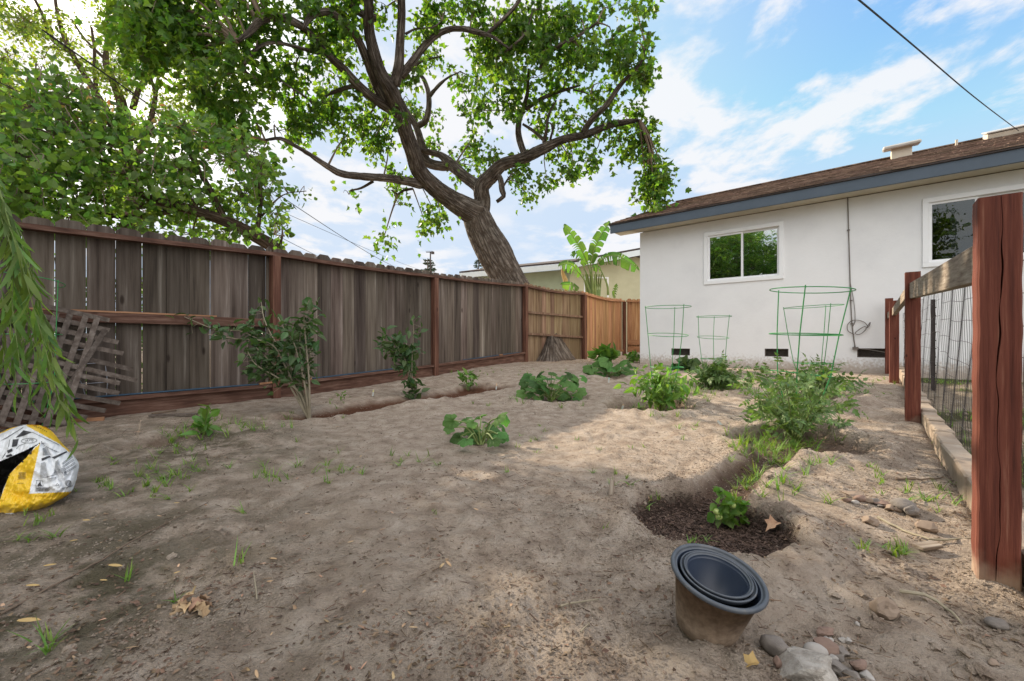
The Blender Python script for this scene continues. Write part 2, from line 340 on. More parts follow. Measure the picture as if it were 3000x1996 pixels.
def knots(strength, sc=(4.5, 4.5, 1.7), dark=(0.25, 0.2, 0.17), size=0.10):
    def fn(c, col):
        A, lk = c['A'], c['lk']; mp = A('ShaderNodeMapping'); mp.inputs['Scale'].default_value = sc; lk.new(c['vec'], mp.inputs[0])
        v = A('ShaderNodeTexVoronoi'); v.inputs['Scale'].default_value = 1.0; lk.new(mp.outputs[0], v.inputs[0])
        r = A('ShaderNodeMapRange', interpolation_type='SMOOTHSTEP'); r.inputs[1].default_value = size; r.inputs[2].default_value = size * 0.4; r.inputs[3].default_value = 0; r.inputs[4].default_value = strength
        lk.new(v.outputs['Distance'], r.inputs[0]); m = A('ShaderNodeMix', data_type='RGBA', blend_type='MULTIPLY')
        lk.new(r.outputs[0], m.inputs[0]); lk.new(col, m.inputs[6]); m.inputs[7].default_value = (*dark, 1); return m.outputs[2]
    return fn
M = {}
M['board_grey'] = material('weathered_boards', [(0.034, 0.024, 0.019), (0.085, 0.065, 0.052), (0.128, 0.103, 0.085), (0.26, 0.225, 0.195)], 1.0, (17, 17, 0.8), rough=0.9, bump=0.8, bdist=0.005, bscale=3, island=0.48, hue=0.015, lo=0.30, hi=0.74, extra=knots(0.9))
M['board_tan'] = material('tan_boards', [(0.15, 0.068, 0.030), (0.29, 0.150, 0.075), (0.37, 0.210, 0.112), (0.47, 0.30, 0.175)], 1.0, (30, 30, 1.3), rough=0.85, bump=0.5, bdist=0.004, bscale=3, island=0.22, hue=0.012, extra=knots(0.8))
M['board_mix'] = material('mossy_brown_boards', [(0.075, 0.042, 0.025), (0.16, 0.100, 0.062), (0.22, 0.155, 0.10), (0.30, 0.23, 0.15)], 1.0, (30, 30, 1.2), rough=0.9, bump=0.5, bdist=0.004, bscale=3, island=0.25, hue=0.02, extra=knots(0.8))
M['rail'] = material('stained_rail', [(0.055, 0.026, 0.018), (0.115, 0.058, 0.040), (0.20, 0.12, 0.09)], 1.0, (4, 4, 40), rough=0.85, bump=0.5, bdist=0.003, bscale=2.5, extra=knots(0.7, (3, 3, 9)))
M['rail_new'] = material('orange_lath', [(0.25, 0.12, 0.06), (0.42, 0.23, 0.13)], 1.0, (4, 4, 30), rough=0.8, bump=0.3, bdist=0.002)
M['postwood'] = material('stained_post', [(0.055, 0.022, 0.015), (0.12, 0.052, 0.034), (0.20, 0.105, 0.07)], 1.0, (26, 26, 1.6), rough=0.85, bump=0.5, bdist=0.003, extra=knots(0.8))
M['lath'] = material('grey_lath', [(0.065, 0.048, 0.039), (0.115, 0.092, 0.077), (0.19, 0.16, 0.138)], 3.0, (8, 8, 8), rough=0.9, bump=0.5, bdist=0.002, island=0.2)
M['beam'] = material('grey_beam', [(0.10, 0.070, 0.050), (0.22, 0.175, 0.135), (0.30, 0.255, 0.205), (0.42, 0.37, 0.31)], 1.0, (5, 70, 1), rough=0.9, bump=0.7, bdist=0.003, bscale=1.6, coord='UV', lo=0.3, hi=0.72)
M['pot_out'] = M['pot_in'] = None
M['red'] = material('red_stained_wood', [(0.10, 0.020, 0.014), (0.19, 0.040, 0.026), (0.26, 0.065, 0.042)], 1.0, (22, 22, 1.1), rough=0.7, bump=0.7, bdist=0.004, bscale=3.2, extra=knots(0.85, (7, 7, 4.5), (0.22, 0.16, 0.14), 0.09))
def mud(h0, h1, colr, nscale=14):
    def fn(c, col):
        A, lk = c['A'], c['lk']; s = A('ShaderNodeSeparateXYZ'); lk.new(c['tcn'].outputs['Object'], s.inputs[0])
        n = A('ShaderNodeTexNoise'); n.inputs['Scale'].default_value = nscale; n.inputs['Detail'].default_value = 6; lk.new(c['tcn'].outputs['Object'], n.inputs[0])
        a = A('ShaderNodeMath', operation='MULTIPLY_ADD'); lk.new(n.outputs[0], a.inputs[0]); a.inputs[1].default_value = -(h1 - h0) * 1.6; lk.new(s.outputs[2], a.inputs[2])
        r = A('ShaderNodeMapRange', interpolation_type='SMOOTHSTEP'); r.inputs[1].default_value = h1 - (h1 - h0) * 0.8; r.inputs[2].default_value = h0 - (h1 - h0) * 0.8; r.inputs[3].default_value = 0; r.inputs[4].default_value = 0.85
        lk.new(a.outputs[0], r.inputs[0]); m = A('ShaderNodeMix', data_type='RGBA'); lk.new(r.outputs[0], m.inputs[0]); lk.new(col, m.inputs[6]); m.inputs[7].default_value = (*colr, 1); return m.outputs[2]
    return fn
M['stucco'] = material('white_stucco', [(0.74, 0.745, 0.755), (0.80, 0.805, 0.81), (0.83, 0.835, 0.84)], 1.6, detail=10, rough=0.9, bump=0.35, bdist=0.008, bscale=30, extra=mud(0.02, 0.24, (0.42, 0.34, 0.27), 30))
M['fascia'] = material('blue_grey_paint', [(0.075, 0.100, 0.130), (0.092, 0.120, 0.155)], 3, rough=0.55, bump=0.1, bdist=0.002)
M['drip'] = material('dark_roof_edge', [(0.05, 0.04, 0.038), (0.08, 0.065, 0.06)], 9, rough=0.9, bump=0.2)
M['shingle'] = material('brown_shingles', [(0.10, 0.066, 0.050), (0.19, 0.130, 0.100), (0.33, 0.235, 0.175)], 9, rough=0.95, bump=0.8, bdist=0.006, bscale=90, island=0.38, hue=0.01)
M['soffit'] = material('cream_soffit', [(0.50, 0.46, 0.36), (0.56, 0.52, 0.42)], 4, rough=0.85, bump=0.1)
M['vinyl'] = material('white_vinyl', [(0.84, 0.85, 0.86), (0.87, 0.88, 0.89)], 5, rough=0.35, bump=0.0, spec=0.5)
M['galv'] = material('dull_metal', [(0.42, 0.41, 0.38), (0.55, 0.54, 0.50)], 12, rough=0.5, bump=0.15, bdist=0.002, metal=0.3)
M['cream'] = material('cream_metal', [(0.56, 0.50, 0.40), (0.64, 0.58, 0.48)], 10, rough=0.6, bump=0.1)
M['dark'] = material('dark_screen', [(0.05, 0.042, 0.035), (0.10, 0.085, 0.072)], 30, rough=0.9, bump=0.3)
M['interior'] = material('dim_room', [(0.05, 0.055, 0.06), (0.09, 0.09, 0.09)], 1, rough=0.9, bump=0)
M['blind'] = material('white_blind', [(0.38, 0.41, 0.38), (0.45, 0.47, 0.44)], 1, rough=0.7, bump=0)
def glass(name, tint, fac):
    m = bpy.data.materials.new(name); m.use_nodes = True; t = m.node_tree; t.nodes.clear(); o = t.nodes.new('ShaderNodeOutputMaterial')
    g = t.nodes.new('ShaderNodeBsdfGlossy'); g.inputs[0].default_value = (0.92, 0.97, 0.94, 1); g.inputs['Roughness'].default_value = 0.01
    tp = t.nodes.new('ShaderNodeBsdfTransparent'); tp.inputs[0].default_value = (*tint, 1); mxx = t.nodes.new('ShaderNodeMixShader'); fr = t.nodes.new('ShaderNodeFresnel'); fr.inputs[0].default_value = 1.5
    a = t.nodes.new('ShaderNodeMath'); a.operation = 'ADD'; a.use_clamp = True; a.inputs[1].default_value = fac; t.links.new(fr.outputs[0], a.inputs[0])
    nz = t.nodes.new('ShaderNodeTexNoise'); nz.inputs['Scale'].default_value = 1.2; bp = t.nodes.new('ShaderNodeBump'); bp.inputs['Strength'].default_value = 0.10; bp.inputs['Distance'].default_value = 0.02
    t.links.new(nz.outputs[0], bp.inputs['Height']); t.links.new(bp.outputs[0], g.inputs['Normal'])
    t.links.new(a.outputs[0], mxx.inputs[0]); t.links.new(tp.outputs[0], mxx.inputs[1]); t.links.new(g.outputs[0], mxx.inputs[2]); t.links.new(mxx.outputs[0], o.inputs[0]); return m
M['glass'] = glass('window_glass', (0.7, 0.75, 0.72), 0.42)
M['glass_dark'] = glass('screened_glass', (0.30, 0.33, 0.36), 0.03)
M['cable'] = material('grey_cable', [(0.14, 0.12, 0.11), (0.20, 0.18, 0.16)], 8, rough=0.7, bump=0)
M['wireline'] = material('black_line', [(0.02, 0.02, 0.02), (0.03, 0.03, 0.03)], 8, rough=0.6, bump=0)
M['concrete'] = material('concrete', [(0.22, 0.17, 0.13), (0.31, 0.25, 0.195), (0.38, 0.32, 0.26)], 7, rough=0.95, bump=0.6, bdist=0.006, bscale=60)
M['mesh'] = material('dark_wire', [(0.05, 0.045, 0.045), (0.09, 0.08, 0.08)], 20, rough=0.5, bump=0, metal=0.5)
M['cage'] = material('green_wire', [(0.022, 0.22, 0.05), (0.04, 0.30, 0.08)], 20, rough=0.4, bump=0, spec=0.5)
M['galv_wire'] = material('galvanised_wire', [(0.28, 0.30, 0.34), (0.42, 0.44, 0.48)], 20, rough=0.4, bump=0, metal=0.4)
def bark(name, cols, k=1.0, bd=0.03):
    def fn(c, col):
        A, lk = c['A'], c['lk']; mp = A('ShaderNodeMapping'); mp.inputs['Scale'].default_value = (36 * k, 3.6 * k, 1); mp.inputs['Rotation'].default_value = (0, 0, 0.12)
        lk.new(c['tcn'].outputs['UV'], mp.inputs[0]); v = A('ShaderNodeTexVoronoi', feature='DISTANCE_TO_EDGE'); v.inputs['Scale'].default_value = 1
        n = A('ShaderNodeTexNoise'); n.inputs['Scale'].default_value = 1.2; n.inputs['Detail'].default_value = 6; lk.new(mp.outputs[0], n.inputs[0])
        ad = A('ShaderNodeMix', data_type='VECTOR'); ad.inputs[0].default_value = 0.45; lk.new(mp.outputs[0], ad.inputs[4]); lk.new(n.outputs['Color'], ad.inputs[5]); lk.new(ad.outputs[1], v.inputs[0])
        r = A('ShaderNodeMapRange'); r.inputs[1].default_value = 0; r.inputs[2].default_value = 0.22; lk.new(v.outputs[0], r.inputs[0])
        m = A('ShaderNodeMix', data_type='RGBA', blend_type='MULTIPLY'); m.inputs[0].default_value = 1; lk.new(col, m.inputs[6])
        cr = A('ShaderNodeMix', data_type='RGBA'); lk.new(r.outputs[0], cr.inputs[0]); cr.inputs[6].default_value = (0.45, 0.40, 0.36, 1); cr.inputs[7].default_value = (1, 1, 1, 1); lk.new(cr.outputs[2], m.inputs[7])
        c['height'] = r.outputs[0]; return m.outputs[2]
    return material(name, cols, 6, rough=0.95, bump=0.9, bdist=bd, bscale=16, extra=fn)
M['bark'] = bark('furrowed_bark', [(0.085, 0.068, 0.056), (0.155, 0.130, 0.110), (0.25, 0.215, 0.185)])
M['bark2'] = bark('brown_bark', [(0.10, 0.07, 0.055), (0.17, 0.12, 0.09)], 1.4, 0.01)
M['twig'] = material('twig', [(0.12, 0.085, 0.06), (0.19, 0.14, 0.10)], 12, rough=0.9, bump=0)
M['stem'] = material('green_stem', [(0.13, 0.20, 0.05), (0.22, 0.27, 0.10)], 12, rough=0.6, bump=0)
M['wstem'] = material('pale_woody_stem', [(0.22, 0.19, 0.13), (0.34, 0.30, 0.22)], 12, rough=0.8, bump=0.2, bdist=0.002)
def leafm(name, a, b, tr=0.5, tcol=(1.9, 1.9, 0.7), island=0.3, hue=0.02, rough=0.5):
    return material(name, [a, b], 3.0, rough=rough, bump=0.0, island=island, hue=hue, translucent=tr, tcol=tcol, spec=0.35)
M['leafA'] = leafm('lobed_leaves', (0.050, 0.110, 0.022), (0.100, 0.180, 0.034), 0.5, (2.2, 2.2, 0.6), 0.5, 0.025)
M['leafB'] = leafm('far_leaves', (0.09, 0.15, 0.035), (0.15, 0.22, 0.055), 0.55, (2.2, 2.0, 0.7), 0.4, 0.03)
M['leafC'] = leafm('heart_leaves', (0.075, 0.150, 0.040), (0.135, 0.22, 0.055), 0.5, (2.0, 2.1, 0.7), 0.45, 0.025)
M['leafP'] = leafm('young_pink_leaves', (0.40, 0.22, 0.10), (0.45, 0.32, 0.14), 0.5, (1.6, 1.3, 0.8), 0.2, 0.03)
M['willow'] = leafm('willow_leaves', (0.09, 0.17, 0.040), (0.17, 0.26, 0.075), 0.45, (1.8, 1.8, 0.6), 0.45, 0.03)
M['shrub'] = leafm('dark_shrub_leaves', (0.045, 0.090, 0.034), (0.085, 0.145, 0.055), 0.3, (1.6, 1.8, 0.6), 0.35, 0.03)
M['pepper'] = leafm('pepper_leaves', (0.09, 0.19, 0.035), (0.15, 0.27, 0.06), 0.35, (1.7, 1.8, 0.6), 0.3, 0.02)
M['tomato'] = leafm('tomato_leaves', (0.075, 0.14, 0.045), (0.16, 0.24, 0.09), 0.3, (1.6, 1.8, 0.6), 0.35, 0.02)
M['squash'] = leafm('squash_leaves', (0.05, 0.125, 0.030), (0.095, 0.20, 0.050), 0.35, (1.6, 1.8, 0.6), 0.4, 0.015, 0.6)
M['grass'] = leafm('grass_blades', (0.11, 0.20, 0.035), (0.20, 0.32, 0.07), 0.35, (1.7, 1.7, 0.6), 0.35, 0.03)
M['banana'] = leafm('broad_banana_leaf', (0.06, 0.14, 0.025), (0.11, 0.22, 0.04), 0.4, (1.8, 1.9, 0.6), 0.2, 0.015, 0.4)
M['conifer'] = leafm('conifer_needles', (0.04, 0.07, 0.04), (0.06, 0.09, 0.05), 0.1, (1, 1, 1), 0.2, 0.02)
M['dry'] = material('dry_leaf', [(0.20, 0.12, 0.07), (0.38, 0.25, 0.15), (0.46, 0.34, 0.22)], 22, rough=0.8, bump=0.3, bdist=0.002, island=0.35, hue=0.02)
M['yellowleaf'] = material('yellow_leaf', [(0.42, 0.28, 0.09), (0.55, 0.44, 0.18)], 15, rough=0.7, bump=0.1, island=0.2, hue=0.03, translucent=0.2)
M['stone'] = material('grey_stones', [(0.11, 0.098, 0.088), (0.19, 0.168, 0.15), (0.27, 0.245, 0.22)], 14, rough=0.9, bump=0.8, bdist=0.005, bscale=50)
M['stone_w'] = material('pale_stones', [(0.26, 0.24, 0.22), (0.40, 0.375, 0.345)], 20, rough=0.85, bump=0.4, bdist=0.003, bscale=70)
M['stone_r'] = material('reddish_stones', [(0.16, 0.105, 0.082), (0.25, 0.175, 0.140)], 14, rough=0.9, bump=0.4, bdist=0.003, bscale=60)
M['stone_t'] = material('tan_stones', [(0.19, 0.140, 0.105), (0.30, 0.235, 0.18)], 14, rough=0.9, bump=0.4, bdist=0.003, bscale=60)
M['chips'] = material('mulch_chips', [(0.045, 0.030, 0.024), (0.11, 0.072, 0.055)], 30, rough=0.95, bump=0.2, bdist=0.001, island=0.5)
M['litter'] = material('brown_litter', [(0.07, 0.046, 0.032), (0.20, 0.135, 0.09)], 30, rough=0.95, bump=0, island=0.5, hue=0.02)
M['bluepipe'] = material('blue_pipe', [(0.025, 0.055, 0.09), (0.04, 0.085, 0.135)], 20, rough=0.5, bump=0)
def soil_extra(c, col):
    A, lk = c['A'], c['lk']
    def attr(n): a = A('ShaderNodeAttribute', attribute_name=n); return a.outputs['Fac']
    def noise(s, d=6, dist=0.0):
        n = A('ShaderNodeTexNoise'); n.inputs['Scale'].default_value = s; n.inputs['Detail'].default_value = d; n.inputs['Roughness'].default_value = 0.68; n.inputs['Distortion'].default_value = dist
        lk.new(c['tcn'].outputs['Object'], n.inputs[0]); return n.outputs[0]
    def rng(v, a, b, c0=0.0, c1_=1.0):
        r = A('ShaderNodeMapRange', interpolation_type='SMOOTHSTEP'); r.inputs[1].default_value = a; r.inputs[2].default_value = b; r.inputs[3].default_value = c0; r.inputs[4].default_value = c1_; lk.new(v, r.inputs[0]); return r.outputs[0]
    def mix(f, a, b, bt='MIX'):
        m = A('ShaderNodeMix', data_type='RGBA', blend_type=bt); lk.new(f, m.inputs[0]); lk.new(a, m.inputs[6]); m.inputs[7].default_value = (*b, 1); return m.outputs[2]
    def mul(a, b):
        m = A('ShaderNodeMath', operation='MULTIPLY'); lk.new(a, m.inputs[0]); lk.new(b, m.inputs[1]); return m.outputs[0]
    col = mix(rng(noise(1.7, 5), 0.54, 0.70, 0, 0.5), col, (0.28, 0.212, 0.160))
    col = mix(rng(noise(0.9, 4), 0.55, 0.7, 0, 0.5), col, (0.47, 0.41, 0.34))
    col = mix(rng(noise(60, 5, 0.6), 0.58, 0.66, 0, 0.45), col, (0.14, 0.100, 0.075))
    col = mix(rng(noise(140, 3), 0.62, 0.72, 0, 0.5), col, (0.11, 0.078, 0.058))
    col = mix(rng(noise(95, 4), 0.62, 0.72, 0, 0.6), col, (0.58, 0.50, 0.42))
    col = mix(rng(noise(20, 9, 1.0), 0.57, 0.70, 0, 0.42), col, (0.14, 0.10, 0.075))
    col = mix(mul(attr('moss'), rng(noise(5, 6), 0.38, 0.58)), col, (0.095, 0.085, 0.050))
    col = mix(attr('wet'), col, (0.120, 0.055, 0.032))
    col = mix(attr('lawn'), col, (0.095, 0.095, 0.045))
    col = mix(attr('mulch'), col, (0.060, 0.042, 0.034))
    h = A('ShaderNodeMath', operation='MULTIPLY'); lk.new(noise(120, 4), h.inputs[0]); h.inputs[1].default_value = 0.25
    h2 = A('ShaderNodeMath', operation='MULTIPLY_ADD'); lk.new(noise(16, 8, 0.8), h2.inputs[0]); h2.inputs[1].default_value = 1.1; lk.new(h.outputs[0], h2.inputs[2]); c['height'] = h2.outputs[0]
    return col
M['soil'] = material('sandy_soil', [(0.27, 0.208, 0.160), (0.445, 0.362, 0.288), (0.56, 0.475, 0.395)], 9, detail=13, rough=0.97, bump=1.0, bdist=0.03, bscale=60, spec=0.1, extra=soil_extra)

# ------------------------------------------------------------------ ground
AS = 0.85
def axis_vals(c, lo, hi, n):
    u = np.linspace(math.asinh((lo - c) / AS), math.asinh((hi - c) / AS), n); return c + AS * np.sinh(u)
gx = axis_vals(0.5, -260, 260, 860); gy = axis_vals(1.0, -120, 420, 800)
GXL, GYL = gx.tolist(), gy.tolist()
X, Y = np.meshgrid(gx, gy, indexing='ij'); H, MU, WE, BE = gz(X, Y, masks=True)
fd = np.array((0.64, 0.768))                # garden-fence direction
FN = np.array((1.239, 1.138))               # its nearest post
side = (X - FN[0] - 0.09) * fd[1] - (Y - FN[1]) * fd[0]
LAWN = sstep(0.03, 0.12, side) * sstep(-1.0, 0.5, Y * 0 + 1) * (X > 0) * (0.35 + 0.65 * sstep(0.36, 0.50, 0.5 + fbm(X * 1.5, Y * 1.5, 4)))
H = H - 0.05 * sstep(0.0, 0.06, side) * (X > 0) * (Y > 0)
MOSS = 0.9 * sstep(0.1, -1.2, X + 0.45 * (Y - 1.0)) * sstep(4.5, 2.5, Y) * (0.7 + 0.6 * fbm(X * 2, Y * 2, 3)) + 0.8 * sstep(0.2, 0.5, X - 0.95 * Y - 0.4) * (Y < 1.2)
g = Geo(); nx, ny = X.shape
i, j = np.meshgrid(np.arange(nx - 1), np.arange(ny - 1), indexing='ij')
q = np.stack([i * ny + j, (i + 1) * ny + j, (i + 1) * ny + j + 1, i * ny + j + 1], -1).reshape(-1, 4)
g.v = [np.stack([X, Y, H], -1).reshape(-1, 3)]; g.l = [q.ravel()]; g.c = [np.full(len(q), 4)]; g.m = [np.zeros(len(q))]; g.uv = [np.zeros((q.size, 2))]
ground = link_mesh('ground', g, M['soil'], smooth=True, attrs=dict(mulch=MU.ravel(), wet=WE.ravel(), lawn=np.clip(LAWN, 0, 1).ravel(), moss=np.clip(MOSS, 0, 1).ravel()))
tag(ground, 'bare sandy garden soil with dug planting basins', kind='structure')

# ------------------------------------------------------------------ white house
W0 = np.array((2.55, 8.5, 0)); wd = np.array((0.768, -0.640, 0)); dd = np.array((0.640, 0.768, 0)); nn = -dd; UP = np.array((0, 0, 1.0))
def HP(s, z, off=0.0): return W0 + wd * s + UP * z + nn * off
house = thing('white_house', 'white stucco house with blue-grey fascia and brown shingle roof', 'house', (2.55, 8.5, 0.18))
def slab(g, s0, s1, z0, z1, o0, o1, bev=0.0, mi=0):   # box in wall coordinates
    return g.box(HP((s0 + s1) / 2, (z0 + z1) / 2, (o0 + o1) / 2), (abs(s1 - s0), abs(o1 - o0), abs(z1 - z0)), [wd, nn, UP], mi, bev)
win = [(1.207, 2.436, 1.655, 2.592), (4.065, 5.09, 1.655, 2.604)]
vents = [(0.616, 0.961, 0.372, 0.500), (2.164, 2.50, 0.385, 0.515), (3.364, 3.80, 0.40, 0.535)]
g = Geo(); ss = sorted({0.0, 11.0, *[a for wv in win + vents for a in wv[:2]]}); TH = 0.16; WT = 2.79
cuts = win + vents
for a, b in zip(ss[:-1], ss[1:]):
    m_ = (a + b) / 2; zz = sorted({-0.3, WT, *[z for cv in cuts if cv[0] < m_ < cv[1] for z in cv[2:]]})
    for z0, z1 in zip(zz[:-1], zz[1:]):
        if any(cv[0] < m_ < cv[1] and cv[2] <= z0 < cv[3] for cv in cuts): continue
        slab(g, a, b, z0, z1, 0, -TH)
g.box(W0 + dd * 3.75 + wd * 0.08 + UP * 1.245, (0.16, 7.2, 3.09), [wd, dd, UP])
g.box(W0 + dd * 7.3 + wd * 5.5 + UP * 1.245, (11, 0.16, 3.09), [wd, dd, UP])
g.box(W0 + dd * 3.7 + wd * 10.95 + UP * 1.245, (0.16, 7.1, 3.09), [wd, dd, UP])
# gable triangle
for s_ in (0.0, 10.9):
    a = [W0 + wd * s_ + dd * t_ + UP * z_ for t_, z_ in ((0.02, WT), (7.3, WT), (3.6, 4.08))]; b = [p_ + wd * 0.12 for p_ in a]
    g.raw(a + b, [(0, 2, 1), (3, 4, 5), (0, 1, 4, 3), (1, 2, 5, 4), (2, 0, 3, 5)])
hw = link_mesh('wall', g, M['stucco'], house)
# roof: two slopes of individual shingles on a deck
EO = 0.40; PITCH = 0.36; RD = 3.9; EZ = 2.955
roofp = lambda s, t, h=0.0: W0 + wd * s + nn * EO + dd * t + UP * (EZ + PITCH * t) + h * (UP - dd * PITCH) / math.hypot(1, PITCH)
g = Geo(); nrm = (UP - dd * PITCH) / math.hypot(1, PITCH); sl_ = (dd + UP * PITCH) / math.hypot(1, PITCH)
S0, S1 = -0.46, 11.4
for side_ in (0, 1):
    fl = (lambda p_: p_) if side_ == 0 else None
    dl = RD * math.hypot(1, PITCH)
    if side_ == 0: o_, d_, n_ = roofp((S0 + S1) / 2, 0), sl_, nrm
    else:
        d_ = (-dd + UP * PITCH) / math.hypot(1, PITCH); n_ = (UP + dd * PITCH) / math.hypot(1, PITCH); o_ = W0 + wd * (S0 + S1) / 2 + nn * EO + dd * 2 * RD + UP * EZ
    g.box(o_ + d_ * dl / 2 - n_ * 0.012, (S1 - S0, dl, 0.02), [wd, d_, n_])
    rows = int(dl / 0.135)
    for r_ in range(rows + 1):
        x = S0 - (S0 + S1) / 2; t0 = r_ * 0.135 - 0.02
        while x < (S1 - S0) / 2:
            w_ = random.uniform(0.16, 0.34) if side_ == 0 else 1.2; x1 = min(x + w_, (S1 - S0) / 2)
            th = random.uniform(0.006, 0.014); jt = random.uniform(-0.012, 0.012)
            dt = (d_ - n_ * 0.05); c_ = o_ + wd * ((x + x1) / 2) + d_ * (t0 + jt + 0.08) + n_ * (0.014 + th / 2 - 0.002)
            g.box(c_, (x1 - x - 0.006, 0.17, th), [wd, (d_ - n_ * 0.055), (n_ + d_ * 0.055)]); x = x1
for k in range(60):
    g.box(W0 + wd * (S0 + 0.1 + k * 0.2) + nn * EO + dd * RD + UP * (EZ + PITCH * RD + 0.010), (0.199, 0.24, 0.02), [wd, dd, UP])
roof = link_mesh('roof', g, M['shingle'], house)
g = Geo(); slab(g, S0 + 0.01, S1, 2.775, 2.935, EO - 0.002, EO - 0.035, 0.003); link_mesh('fascia', g, M['fascia'], house)
g = Geo()
for s_ in (S0, ):
    a = W0 + wd * (s_ + 0.012) + nn * (EO - 0.036) + UP * (EZ - 0.09); b = W0 + wd * (s_ + 0.012) + nn * EO + dd * RD + UP * (EZ + PITCH * RD - 0.09)
    g.beam(a, b, 0.14, 0.028); g.beam(W0 + wd * (s_ + 0.012) - nn * (RD * 2 - EO) + UP * (EZ - 0.09), b, 0.14, 0.028)
link_mesh('rake_board', g, M['fascia'], house)
g = Geo(); slab(g, S0 - 0.01, S1, 2.938, 2.968, EO + 0.02, EO - 0.03); link_mesh('drip_edge', g, M['drip'], house)
g = Geo(); slab(g, S0 + 0.045, S1, 2.80, 2.815, EO - 0.037, 0.0); link_mesh('soffit', g, M['soffit'], house)
for k, (a, b, z0, z1) in enumerate(win):
    g = Geo(); f_ = 0.066
    for (p0, p1, q0, q1) in ((a - 0.0, b, z1 - f_, z1 + 0.0), (a, b, z0, z0 + f_), (a, a + f_, z0 + f_, z1 - f_), (b - f_, b, z0 + f_, z1 - f_)):
        slab(g, p0, p1, q0, q1, 0.022, -0.05, 0.004)
    i0, i1, j0, j1 = a + f_, b - f_, z0 + f_, z1 - f_; mid = (i0 + i1) / 2
    wo_ = link_mesh('window', g, M['vinyl'], house)
    # the left, sliding sash sits in front of the right one
    for nm_, (x0, x1, off) in (('sliding_sash', (i0, mid + 0.018, -0.008)), ('fixed_sash', (mid - 0.018, i1, -0.034))):
        g = Geo(); t_ = 0.032
        for (p0, p1, q0, q1) in ((x0, x1, j1 - t_, j1), (x0, x1, j0, j0 + t_), (x0, x0 + t_, j0 + t_, j1 - t_), (x1 - t_, x1, j0 + t_, j1 - t_)):
            slab(g, p0, p1, q0, q1, off, off - 0.02, 0.002)
        link_mesh(nm_, g, M['vinyl'], wo_)
        g = Geo(); slab(g, x0 + t_, x1 - t_, j0 + t_, j1 - t_, off - 0.008, off - 0.012); link_mesh('pane', g, M['glass'] if k == 0 else M['glass_dark'], wo_)
    g = Geo()
    if k == 0:
        z_ = j0 + 0.01
        while z_ < j1: g.box(HP((i0 + i1) / 2, z_, -0.085), (i1 - i0, 0.022, 0.0015), [wd, nn * 0.9 + UP * 0.42, UP * 0.9 - nn * 0.42]); z_ += 0.021
        link_mesh('blind', g, M['blind'], wo_)
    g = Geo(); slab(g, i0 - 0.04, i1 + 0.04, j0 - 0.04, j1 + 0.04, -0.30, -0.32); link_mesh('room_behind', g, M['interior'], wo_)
for a, b, z0, z1 in vents:
    g = Geo()
    for (p0, p1, q0, q1) in ((a, b, z1 - 0.012, z1), (a, b, z0, z0 + 0.012), (a, a + 0.012, z0 + 0.012, z1 - 0.012), (b - 0.012, b, z0 + 0.012, z1 - 0.012)): slab(g, p0, p1, q0, q1, -0.02, -0.05)
    v_ = link_mesh('foundation_vent', g, M['lath'], house)
    g = Geo(); slab(g, a, b, z0, z1, -0.10, -0.11)
    x = a + 0.02
    while x < b - 0.01: slab(g, x, x + 0.002, z0 + 0.012, z1 - 0.012, -0.04, -0.042); x += 0.011
    z = z0 + 0.02
    while z < z1 - 0.01: slab(g, a + 0.012, b - 0.012, z, z + 0.002, -0.043, -0.045); z += 0.011
    link_mesh('screen', g, M['dark'], v_)
# roof vents near the ridge
def roofvent(s, t, wdt, cap_h, tilt, mat_c, mat_b):
    c_ = roofp(s, t); g = Geo(); g.box(c_ + UP * 0.07, (wdt * 0.55, wdt * 0.55, 0.22), [wd, dd, UP], bev=0.01)
    b_ = link_mesh('roof_vent', g, mat_b, house)
    g = Geo(); up = UP * math.cos(tilt) - dd * math.sin(tilt) * 1.0; dl = dd * math.cos(tilt) + UP * math.sin(tilt)
    g.box(c_ + UP * (0.20 + cap_h / 2), (wdt, wdt, cap_h), [wd, dl, up], bev=0.02); link_mesh('vent_cap', g, mat_c, b_)
roofvent(3.98, 3.35, 0.54, 0.07, 0.25, M['galv'], M['cream'])
g = Geo(); c_ = roofp(5.35, 3.55); g.box(c_ + nrm * 0.05, (0.50, 0.42, 0.10), [wd, sl_, nrm], bev=0.006); sk = link_mesh('skylight', g, M['cream'], house)
g = Geo(); g.box(c_ + nrm * 0.125, (0.54, 0.46, 0.03), [wd, sl_, nrm], bev=0.01); link_mesh('cover', g, M['galv'], sk)
g = Geo(); g.tube([roofp(4.75, 3.6, -0.02), roofp(4.75, 3.6, 0.1) + UP * 0.02], 0.02, 10); link_mesh('vent_pipe', g, M['cream'], house)
# cable down the wall with its loop
sx = 3.27; rowp = [(1951, 447), (1953, 520), (1956, 620), (1958, 690), (1961, 745), (1966, 785), (1969, 802)]
def wallpt(x, y, off):
    k_ = (x * D - 1500) / F; s_ = (k_ * (W0[1] + nn[1] * off) - W0[0] - nn[0] * off) / (wd[0] - k_ * wd[1]); p_ = W0 + wd * s_ + nn * off
    p_[2] = CAMZ + (998 - y * D) / F * p_[1]; return p_
g = Geo(); g.tube(crom([wallpt(x, y, 0.014) for x, y in rowp], 0.03), 0.007, 6)
g.tube(crom([wallpt(x, y, 0.012) for x, y in ((1957, 650), (1966, 700), (1968, 740), (1962, 752))], 0.03), 0.004, 6)
g.tube(crom([wallpt(x, y, 0.03) for x, y in ((1966, 770), (1952, 762), (1951, 748), (1962, 738), (1978, 738), (1992, 744), (1998, 755), (1990, 752), (1976, 760), (1968, 768), (1978, 770), (1990, 762), (2003, 742), (2000, 752), (1992, 757))], 0.02), 0.006, 6)
